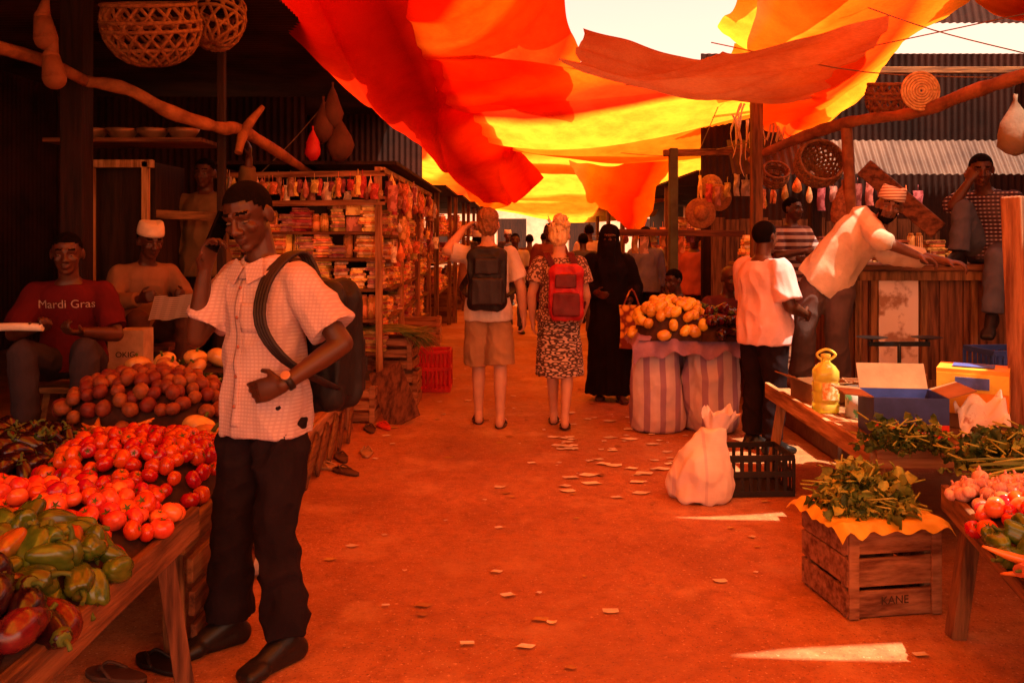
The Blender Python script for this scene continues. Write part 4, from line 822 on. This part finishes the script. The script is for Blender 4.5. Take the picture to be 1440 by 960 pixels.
for z,k in ((0,.9),(.01,1),(.05,1),(.06,.90),(.07,1),(.11,1),(.12,.90),(.13,1),(.17,1),(.18,.90),(.19,1),(.24,.98),(.27,.7),(.29,.35),(.31,.3)):
    rs.append([c+V(.072*k*math.copysign(abs(math.cos(a*math.pi/16))**.7,math.cos(a*math.pi/16)),.072*k*math.copysign(abs(math.sin(a*math.pi/16))**.7,math.sin(a*math.pi/16)),z) for a in range(32)])
e.loft(rs); ob=fin(e,'oil_bottle',oil,c,label='large clear bottle of yellow cooking oil on the table',cat='bottle')
e=MB(); e.cyl(c+V(0,0,.31),c+V(0,0,.335),.027); fin(e,'bottle_cap',mat('cap_yellow',(.95,.8,.12)),parent=ob)
e=MB(); e.tube([c+V(-.02,0,.3),c+V(-.055,-.01,.335),c+V(0,-.01,.365),c+V(.055,-.01,.335),c+V(.02,0,.3)],.008,seg=6); fin(e,'handle',mat('cap_yellow',(.95,.8,.12)),parent=ob)
e=MB(); e.grid(lambda a,b:c+V(-.045+.09*a,-.0755,.08+.1*b),2,2); fin(e,'label',mat('label_pale',(.9,.8,.45),(.75,.35,.08),scale=40,bump=0,con=(.48,.52)),parent=ob)
c=V(1.98,4.84,.545); e=MB(); e.cyl(c,c+V(0,0,.16),.085,seg=28); e.cyl(c+V(0,0,.158),c+V(0,0,.166),.088,seg=28,mi=1); e.cyl(c,c+V(0,0,.006),.088,seg=28,mi=1)
can=fin(e,'tin_can',[mat('can_green',(.1,.35,.15),(.6,.55,.45),scale=9,rough=.3,bump=0,con=(.45,.5)),mat('steel_lid',(.6,.5,.4),rough=.3,metal=.8,bump=0)],c,label='wide green and white tin can on the table',cat='can')
card=mat('cardboard',(.38,.18,.07),(.26,.11,.04),scale=4,rough=.85,bump=.15)
def carton(c,w,d,h,rz,ms,label,flaps=(),band=None):
    o=empty('carton',c,label=label,cat='carton'); M=Matrix.Rotation(rz,3,'Z'); c=Vector(c); t=.006; e=MB()
    def B(e,p,s,mi=0,MM=None): e.box(c+M@Vector(p),s,M=M@MM if MM else M,mi=mi)
    for s in (-1,1): B(e,(0,s*(d/2),h/2),(w,t,h)); B(e,(s*(w/2-t/2),0,h/2),(t,d-t,h))
    B(e,(0,0,t/2),(w-2*t,d-t,t))
    if not flaps: B(e,(0,0,h+t/2),(w,d+t,t))
    fin(e,'box_body',ms[0],parent=o)
    for (ax,sg,an) in flaps:
        e=MB(); L=min(w,d)*.5
        if ax=='y': B(e,(0,sg*(d/2+L/2*math.cos(an)),h+L/2*math.sin(an)),(w-.01,L,t),0,Matrix.Rotation(sg*an,3,'X'))
        else: B(e,(sg*(w/2+L/2*math.cos(an)),0,h+L/2*math.sin(an)),(L,d-.01,t),0,Matrix.Rotation(-sg*an,3,'Y'))
        fin(e,'flap',ms[-1],parent=o)
    if band:
        e=MB(); B(e,(0,-d/2-.005,h*band[0]),(w-.002,.003,h*band[1])); fin(e,'printed_band',ms[1],parent=o)
    return o,M
def ctext(o,s,size,x,y,z,rz,m):
    return text(s,size,Matrix.Rotation(rz,4,'Z')@Matrix.Translation((x,y,z))@Matrix.Rotation(math.pi/2,4,'X'),m,o)
whitep=mat('print_cream',(.85,.72,.6),bump=0); blue=mat('carton_blue',(.05,.07,.26),rough=.5,bump=.1); redp=mat('carton_red',(.75,.05,.02),rough=.5,bump=.1)
o,M=carton((2.02,4.42,.545),.36,.28,.21,-.12,[blue,redp,card],'open blue and red printed carton on the table',(('x',1,.3),('x',-1,.1),('y',1,1.1)),(.2,.34))
ctext(o,"RING-TREE-FARMS",.030,0,-.1485,.042,-.12,whitep)
orp=mat('carton_orange',(.9,.28,.02),(.85,.45,.05),scale=3,rough=.5,bump=.1); yel=mat('carton_yellow',(.95,.65,.07),rough=.5,bump=.1)
o,M=carton((2.5,4.62,.625),.34,.26,.23,-.55,[orp,yel],'closed orange and yellow printed carton on the table',(),(.72,.42))
e=MB(); e.box(Vector((2.5,4.62,.625+.243)),(.2,.12,.004),rz=-.55); fin(e,'label',mat('label_blue',(.1,.14,.5)),parent=o)
e=MB(); e.box(Vector((2.5,4.62,.625))+M@V(0,-.140,.165),(.16,.003,.06),rz=-.55); fin(e,'label',mat('label_blue',(.1,.14,.5)),parent=o)
carton((2.45,4.7,.545),.4,.3,.075,-.5,[card],'flat cardboard tray under a printed carton')
carton((1.95,5.35,.545),.3,.25,.12,.2,[card],'small open cardboard box on the table',(('y',-1,.2),('x',-1,.4)))
carton((2.25,5.3,.545),.34,.25,.12,-.2,[card],'small open cardboard box on the table',(('y',-1,.3),('x',1,.6)))
e=MB(); e.grid(lambda a,b:V(2.26+.22*a,4.38-.1*b+.05*math.sin(a*5),.68+.08*a-.14*b*b+.035*math.sin(a*14+b*9)*math.sin(b*7+1)),30,16); fin(e,'plastic_wrapping',mat('wrapping_printed',(.85,.7,.6),(.5,.2,.12),scale=14,con=(.35,.42)),(2.3,4.4,.7),label='crumpled printed plastic sheet draped over cartons',cat='plastic sheet')
carton((-2.58,5.75,.43),.3,.3,.27,.1,[card],'brown cardboard box on the platform')
o,M=carton((-2.50,5.6,.705),.22,.2,.25,.1,[mat('carton_cream',(.6,.38,.22),bump=.1),card],'cream carton with printed marks behind a seated man'); ctext(o,"OKIG",.05,0,-.108,.1,.1,mat('ink_dark',(.02,.012,.01)))
for i,z in enumerate((.43,.75,1.05)): carton((-3.45,5.15,z),.4,.35,.29,U(-.1,.1),[mat('carton_brown_dark',(.2,.07,.03))],'brown cardboard box stacked in a dark corner')
for x,y,h,z0 in ((-2.64,5.17,.25,.43),(-2.66,6.33,.34,.43),(2.1,8.5,.40,0),(1.9,8.95,.38,0)):
    e=MB(); e.box((x,y,z0+h-.02),(.34,.3,.035))
    for a in (-1,1):
        for b_ in (-1,1): e.beam((x+a*.12,y+b_*.1,z0+h-.03),(x+a*.15,y+b_*.12,z0),.035,.035)
    fin(e,'wooden_stool',WD[0],(x,y,z0),label='low wooden stool under a seated man',cat='stool',bevel=.003)
for x,y,z in ((-2.22,4.72,0),(-2.6,4.72,0),(-2.22,4.72,.24),(-2.24,5.02,.43)):
    e=MB(); e.box((x,y,z+.12),(.32,.22,.23)); fin(e,'stone_block',mat('stone_block',(.38,.15,.07),(.2,.08,.04),scale=6,bump=1,bscale=20),(x,y,z),label='rough stone block stacked beside the platform',cat='block',group='stone blocks beside the platform',bevel=.015)
cb=empty('wooden_cabinet',(-3.1,7.2,.43),label='dark open cabinet with pale wooden frame',cat='cabinet')
e=MB(); a=W(125,420,6.6); b_=W(205,232,6.6)
e.box((a.x+.02,6.6,1.3),(.05,.05,1.7)); e.box((b_.x,6.6,1.3),(.05,.05,1.7)); e.box(((a.x+b_.x)/2,6.6,2.13),(.56,.05,.06)); fin(e,'frame',WP[2],parent=cb,bevel=.004)
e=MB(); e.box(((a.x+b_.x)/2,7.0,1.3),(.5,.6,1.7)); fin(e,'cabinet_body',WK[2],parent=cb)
e=MB(); e.box((-2.95,6.7,2.3),(1.2,.5,.03)); fin(e,'wooden_shelf',WD[0],(-2.95,6.7,2.3),label='high wooden shelf with bowls',cat='shelf')
for i in range(4):
    e=MB(); c=V(-3.3+.24*i,6.7,2.32); rs=[]
    for z,r in ((0,.06),(.02,.08),(.06,.11),(.09,.125),(.088,.118),(.05,.09),(.02,.06)): rs.append([c+V(r*math.cos(q*math.pi/10),r*math.sin(q*math.pi/10),z) for q in range(20)])
    e.loft(rs); fin(e,'metal_bowl',mat('bowl_tin',(.4,.2,.1),rough=.4,metal=.4),c,label='small metal bowl on a high shelf',cat='bowl',group='bowls on the high shelf')
# ---------------- shelf stall (left)
st=empty('shelf_stall',(-1.7,9.6,0),label='open wooden market stall with packed shelves',cat='market stall')
for x,y in ((-2.65,7.75),(-1.2,7.75),(-1.2,9.3),(-1.2,10.8),(-1.2,12.3),(-2.65,12.3)):
    e=MB(); e.beam((x,y,0),(x+U(-.03,.03),y,2.2),.06,.06); fin(e,'post',WP[2],parent=st,bevel=.004)
for z in (2.12,1.86):
    e=MB(); e.beam((-2.7,7.72,z),(-1.15,7.72,z+.02),.04,.05); fin(e,'rail',WP[0],parent=st); e=MB(); e.beam((-1.17,7.7,z+.05),(-1.17,12.3,z+.05),.04,.05); fin(e,'rail',WP[1],parent=st)
SZ=(.5,.80,1.08,1.36,1.6)
for z in SZ:
    e=MB(); e.box((-1.93,8.0,z),(1.4,.5,.025)); fin(e,'shelf',WD[0],parent=st); e=MB(); e.box((-1.4,10.3,z-.03),(.42,3.9,.025)); fin(e,'shelf',WD[1],parent=st)
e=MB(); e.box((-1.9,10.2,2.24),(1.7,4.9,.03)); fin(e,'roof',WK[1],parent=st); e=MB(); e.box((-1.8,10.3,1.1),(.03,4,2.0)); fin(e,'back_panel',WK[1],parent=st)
PKC=[(.5,.07,.02),(.65,.32,.07),(.6,.45,.30),(.2,.05,.02),(.6,.18,.04),(.3,.06,.05),(.45,.28,.06),(.45,.2,.12)]
PKM=[mat('pack_%d'%i,c,tuple(min(1,x*1.6+.05) for x in c),scale=14,rough=.5,bump=.1,rnd=.4,con=(.48,.52)) for i,c in enumerate(PKC)]
PK=[]
for i in range(12):
    me=bpy.data.meshes.new('package'); e=MB(); k=i%6
    ms=random.sample(PKM,3)
    if k==0: 
        for q in range(2): e.cyl((-.045+.09*q,0,0),(-.045+.09*q,0,.20),.042,seg=12,mi=q); e.cyl((-.045+.09*q,0,.20),(-.045+.09*q,0,.22),.03,seg=12,mi=2)
    elif k in (1,2,3,4):
        z=0
        for q in range(5+k): 
            t=U(.02,.034); e.box((U(-.015,.015),U(-.015,.015),z+t/2),(U(.13,.19),U(.13,.17),t-.003),rz=U(-.2,.2),mi=q%3); z+=t
    else:
        for q in range(2): e.box((U(-.01,.01),0,.07+.14*q),(.15,.1,.137-.02*q),rz=U(-.2,.2),mi=q)
    bmesh.ops.bevel(e.bm,geom=[x for x in e.bm.edges],offset=.005,segments=2,affect='EDGES')
    e.bm.to_mesh(me); e.bm.free()
    for m_ in ms: me.materials.append(m_)
    PK.append(me)
NP=[0]
def pack(p,rz,s=1,label='stack of small coloured packages on a market shelf',grp='packages on the market shelves'):
    if NP[0]>=298: return
    i=random.randrange(len(PK)); o=link(bpy.data.objects.new('package',PK[i])); o.location=p; o.rotation_euler=(U(-.03,.03),U(-.03,.03),rz); o.scale=(s*U(.8,1.1),s*U(.8,1.1),s*U(.7,1.3)); meta(o,label,'package',grp); NP[0]+=1
for z in SZ:
    x=-2.55
    while x<-1.25: pack((x,7.86,z+.015),U(-.4,.4)); x+=U(.11,.17)
    y=8.3
    while y<12.2: pack((-1.3,y,z-.015),1.57+U(-.4,.4)); y+=U(.16,.24)
def packet(c,r,h,m):
    e=MB(); c=Vector(c); t=U(0,1)
    if t<.7:
        e.grid(lambda a,b:c+V(r*(a*2-1)+.006*math.sin(b*7),.006*math.sin(a*6+b*4)-.02*math.sin(a*3.14)*math.sin(b*3.14),h*(.5-b)),4,5); e.grid(lambda a,b:c+V(r*(1-a*2)+.006*math.sin(b*7),.012+.02*math.sin(a*3.14)*math.sin(b*3.14),h*(.5-b)),4,5)
    elif t<.8:
        for q in range(4): e.tube([c+V(U(-.3,.3)*r,0,h*.5),c+V(U(-1,1)*r,U(-.02,.02),0),c+V(U(-1,1)*r,U(-.02,.02),-h*.6)],[.005,.012,.006],seg=6,sub=2)
    else:
        return hangbag(c,r,h,m,'small packet hanging from a stall rail',cat='packet',group='packets hanging from the stall rail')
    e.tube([c+V(0,0,h*.5),c+V(0,0,h*.5+.06)],.003,seg=4,sub=1)
    return fin(e,'hanging_packet',m,c,label='small packet hanging from a stall rail',cat='packet',group='packets hanging from the stall rail')
for i in range(40): packet((-2.62+1.42*i/39,7.70+U(-.05,.05),2.0+U(-.08,.04)),U(.02,.04),U(.09,.2),random.choice(PKM))
for i in range(50): packet((-1.13+U(-.03,.06),7.8+4.4*i/49,1.98+U(-.12,.06)),U(.02,.045),U(.1,.24),random.choice(PKM))
for i in range(20): packet((-1.12+U(-.03,.05),8.0+4.1*i/19,1.5+U(-.2,.15)),U(.02,.045),U(.1,.22),random.choice(PKM))
e=MB()
for i in range(120): p=V(-.98+U(-.08,.08),8.0+U(-.25,.25),.70); e.tube([p+V(-.35,0,.02),p,p+V(U(.1,.25),U(-.1,.1),U(-.22,.02))],[.004,.006,.002],mi=i%2,seg=4,sub=3)
fin(e,'leaf_bundle',[mat('straw_dry',(.35,.27,.08)),LG[1]],(-.98,8.0,.68),label='bundle of long palm leaves on stacked crates',cat='palm leaves')
e=MB(); e.box((-1.0,7.25,.22),(.3,.02,.52),M=Matrix.Rotation(-.45,3,'Y')@Matrix.Rotation(-.5,3,'X')); fin(e,'wooden_board',WD[2],(-1.0,7.25,0),label='wooden board leaning at the stall edge',cat='board',bevel=.004)
# ---------------- far stalls
def stall(x0,x1,y0,y1,h,label):
    o=empty('market_stall',((x0+x1)/2,(y0+y1)/2,0),label=label,cat='market stall'); xs=x1 if x1<0.5 else x0; xb=x0 if x1<0.5 else x1; sg=1 if x1<.5 else -1
    for y in (y0,y1):
        for x in (xs,xb): e=MB(); e.beam((x,y,0),(x+.01,y,h),.07,.07); fin(e,'post',WD[2],parent=o)
    e=MB(); e.box(((x0+x1)/2,(y0+y1)/2,h+.02),(abs(x1-x0)+.3,y1-y0+.2,.03)); fin(e,'roof',rust,parent=o)
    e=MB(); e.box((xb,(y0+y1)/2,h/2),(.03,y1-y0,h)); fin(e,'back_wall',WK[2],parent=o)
    for z in (.7,1.15,1.6):
        e=MB(); e.box((xs-sg*.25,(y0+y1)/2,z),(.5,y1-y0-.1,.03)); fin(e,'shelf',WD[1],parent=o)
        y=y0+.1
        while y<y1-.05: pack((xs-sg*.1,y,z+.017),1.57+U(-.3,.3),1.25); y+=U(.3,.5)
    e=MB(); e.box(((x0+x1)/2,y0,.35),(abs(x1-x0),.03,.7)); fin(e,'side_panel',WD[0],parent=o)
    return o
for i in range(18): pack((2.55+.2*i,9.2,1.3),U(-.3,.3),1.1)
y=12.7
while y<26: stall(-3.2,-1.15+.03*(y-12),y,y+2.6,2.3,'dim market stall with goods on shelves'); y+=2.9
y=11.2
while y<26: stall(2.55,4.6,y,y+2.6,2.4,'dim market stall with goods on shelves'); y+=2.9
e=MB()
for i in range(16): e.box((2.45+.17*i,10.15,.9),(.16,.03,1.8+U(-.1,.1)))
fin(e,'plank_partition',WD[2],(3.7,10.15,0),label='worn vertical plank partition behind the counter',cat='partition')
e=MB(); e.box((0,36,2.5),(24,.4,5)); 
for i in range(7): e.box((-9+3*i,35.79,1.4),(1.2,.06,1.9),mi=1)
fin(e,'plastered_building',[mat('plaster_cream',(.85,.68,.48),scale=2),WK[2]],(0,36,0),label='cream plastered building closing the market lane',cat='building')
e=MB(); e.box((4.3,9.25,1.28),(3.8,.4,.03)); fin(e,'wooden_shelf',WD[0],(4.3,9.25,1.28),label='long wooden shelf with packages behind the counter',cat='shelf')
for i in range(16): packet(W(880+i*13,U(330,345) if i<8 else U(255,290),9.3),U(.03,.05),U(.15,.28),random.choice(PKM))
for i in range(14): packet(W(1070+i*17,U(262,285),8.75),U(.03,.05),U(.15,.3),random.choice(PKM))
post(W(1215,235,6.9),W(1320,325,6.6),.05,WD[0],'slanted plank leaning by the counter',wz=.15)
for x,y,r in ((4.3,7.7,.25),(4.8,7.5,.28),(3.0,7.9,.22),(4.4,6.9,.2)): sackobj((x,y,.38),r,.75,onion_net,'brown full sack standing behind the counter',top=.6,fold=.03)
# ---------------- litter, sandals
scr=mat('paper_scrap',(.95,.78,.6),rough=.9,rnd=.2); lf=mat('dry_leaf',(.55,.26,.07),rnd=.4)
for i in range(190):
    y=U(3.0,12) if i%3 else U(5.2,7.6); x=U(-1.0,1.6)
    if i%3==0: x=U(.3,1.2)
    e=MB(); s=U(.008,.034) if i%6 else U(.03,.055); r=U(0,6.28); k=U(.5,1); e.grid(lambda a,b:V(x+s*((a-.5)*math.cos(r)-(b-.5)*math.sin(r))*2,y+s*((a-.5)*math.sin(r)+(b-.5)*math.cos(r))*1.4*(1-.6*abs(a-.5)),.006+.014*abs(a-.5)*k),3,3)
    fin(e,'litter_scrap',scr if (i%2 or i%3==0) else lf,(x,y,0),label='small scrap of litter lying on the ground',cat='litter',group='litter scattered on the ground')
def sandal(x,y,r,m):
    e=MB(); M=Matrix.Rotation(r,3,'Z'); c=V(x,y,0)
    e.loft([[c+M@V(.045*math.sin(q*math.pi/10)*(1.1 if math.cos(q*math.pi/10)>0 else .85),.125*math.cos(q*math.pi/10),z) for q in range(20)] for z in (.004,.022)])
    e.tube([c+M@V(.042,-.01,.02),c+M@V(.02,.05,.045),c+M@V(0,.075,.022)],.006,seg=6); e.tube([c+M@V(-.042,-.01,.02),c+M@V(-.02,.05,.045),c+M@V(0,.075,.022)],.006,seg=6)
    fin(e,'flip_flop',m,(x,y,0),label='worn flip-flop lying on the ground',cat='sandal',group='flip-flops on the ground')
tanr=mat('rubber_tan',(.5,.27,.12))
for x,y,r,m_ in ((-1.2,6.0,.4,rubber),(-1.05,6.15,.2,tanr),(-1.22,5.75,1.2,tanr),(-1.1,5.65,.9,rubber),(-1.4,3.02,1.3,rubber),(-1.28,3.1,1.0,leatherK),(-1.05,7.0,.5,redp),(-1.15,6.9,.3,rubber)): sandal(x,y,r,m_)
e=MB(); e.tube([(-1.35,3.85,.05),(-1.25,3.9,.05),(-1.12,3.95,.05)],[.045,.045,.04],seg=12); e.tube([(-1.12,3.95,.05),(-1.07,3.97,.05)],[.03,.014],seg=12); fin(e,'plastic_bottle',mat('plastic_clear',(.6,.5,.45),rough=.2),(-1.25,3.9,0),label='discarded pale plastic bottle under a table',cat='bottle')
# ---------------- light, world, camera
bpy.data.scenes.remove(TS)
w=bpy.data.worlds.new('World'); sc.world=w; w.use_nodes=True; nt=w.node_tree; bg=nt.nodes['Background']
sky=nt.nodes.new('ShaderNodeTexSky'); sky.sky_type='NISHITA'; sky.sun_disc=False; sky.sun_elevation=math.radians(66); sky.sun_rotation=math.radians(130); sky.dust_density=3
col=mixc(nt,1.,sky.outputs[0],(1.0,.42,.22),'MULTIPLY'); nt.links.new(col,bg.inputs[0]); bg.inputs[1].default_value=.85
L=bpy.data.lights.new('sun','SUN'); L.energy=10; L.angle=math.radians(.5); L.color=(1,.87,.68); lo=link(bpy.data.objects.new('sun',L)); lo.rotation_euler=(-V(-.3,.25,-1)).to_track_quat('Z','Y').to_euler()
cam=bpy.data.cameras.new('camera'); co=link(bpy.data.objects.new('camera',cam)); co.location=(0,0,CZ); co.rotation_euler=(math.pi/2,0,0); cam.lens=30; cam.sensor_width=36; cam.shift_y=-146/1440; cam.clip_end=500; sc.camera=co
sc.view_settings.view_transform='Standard'
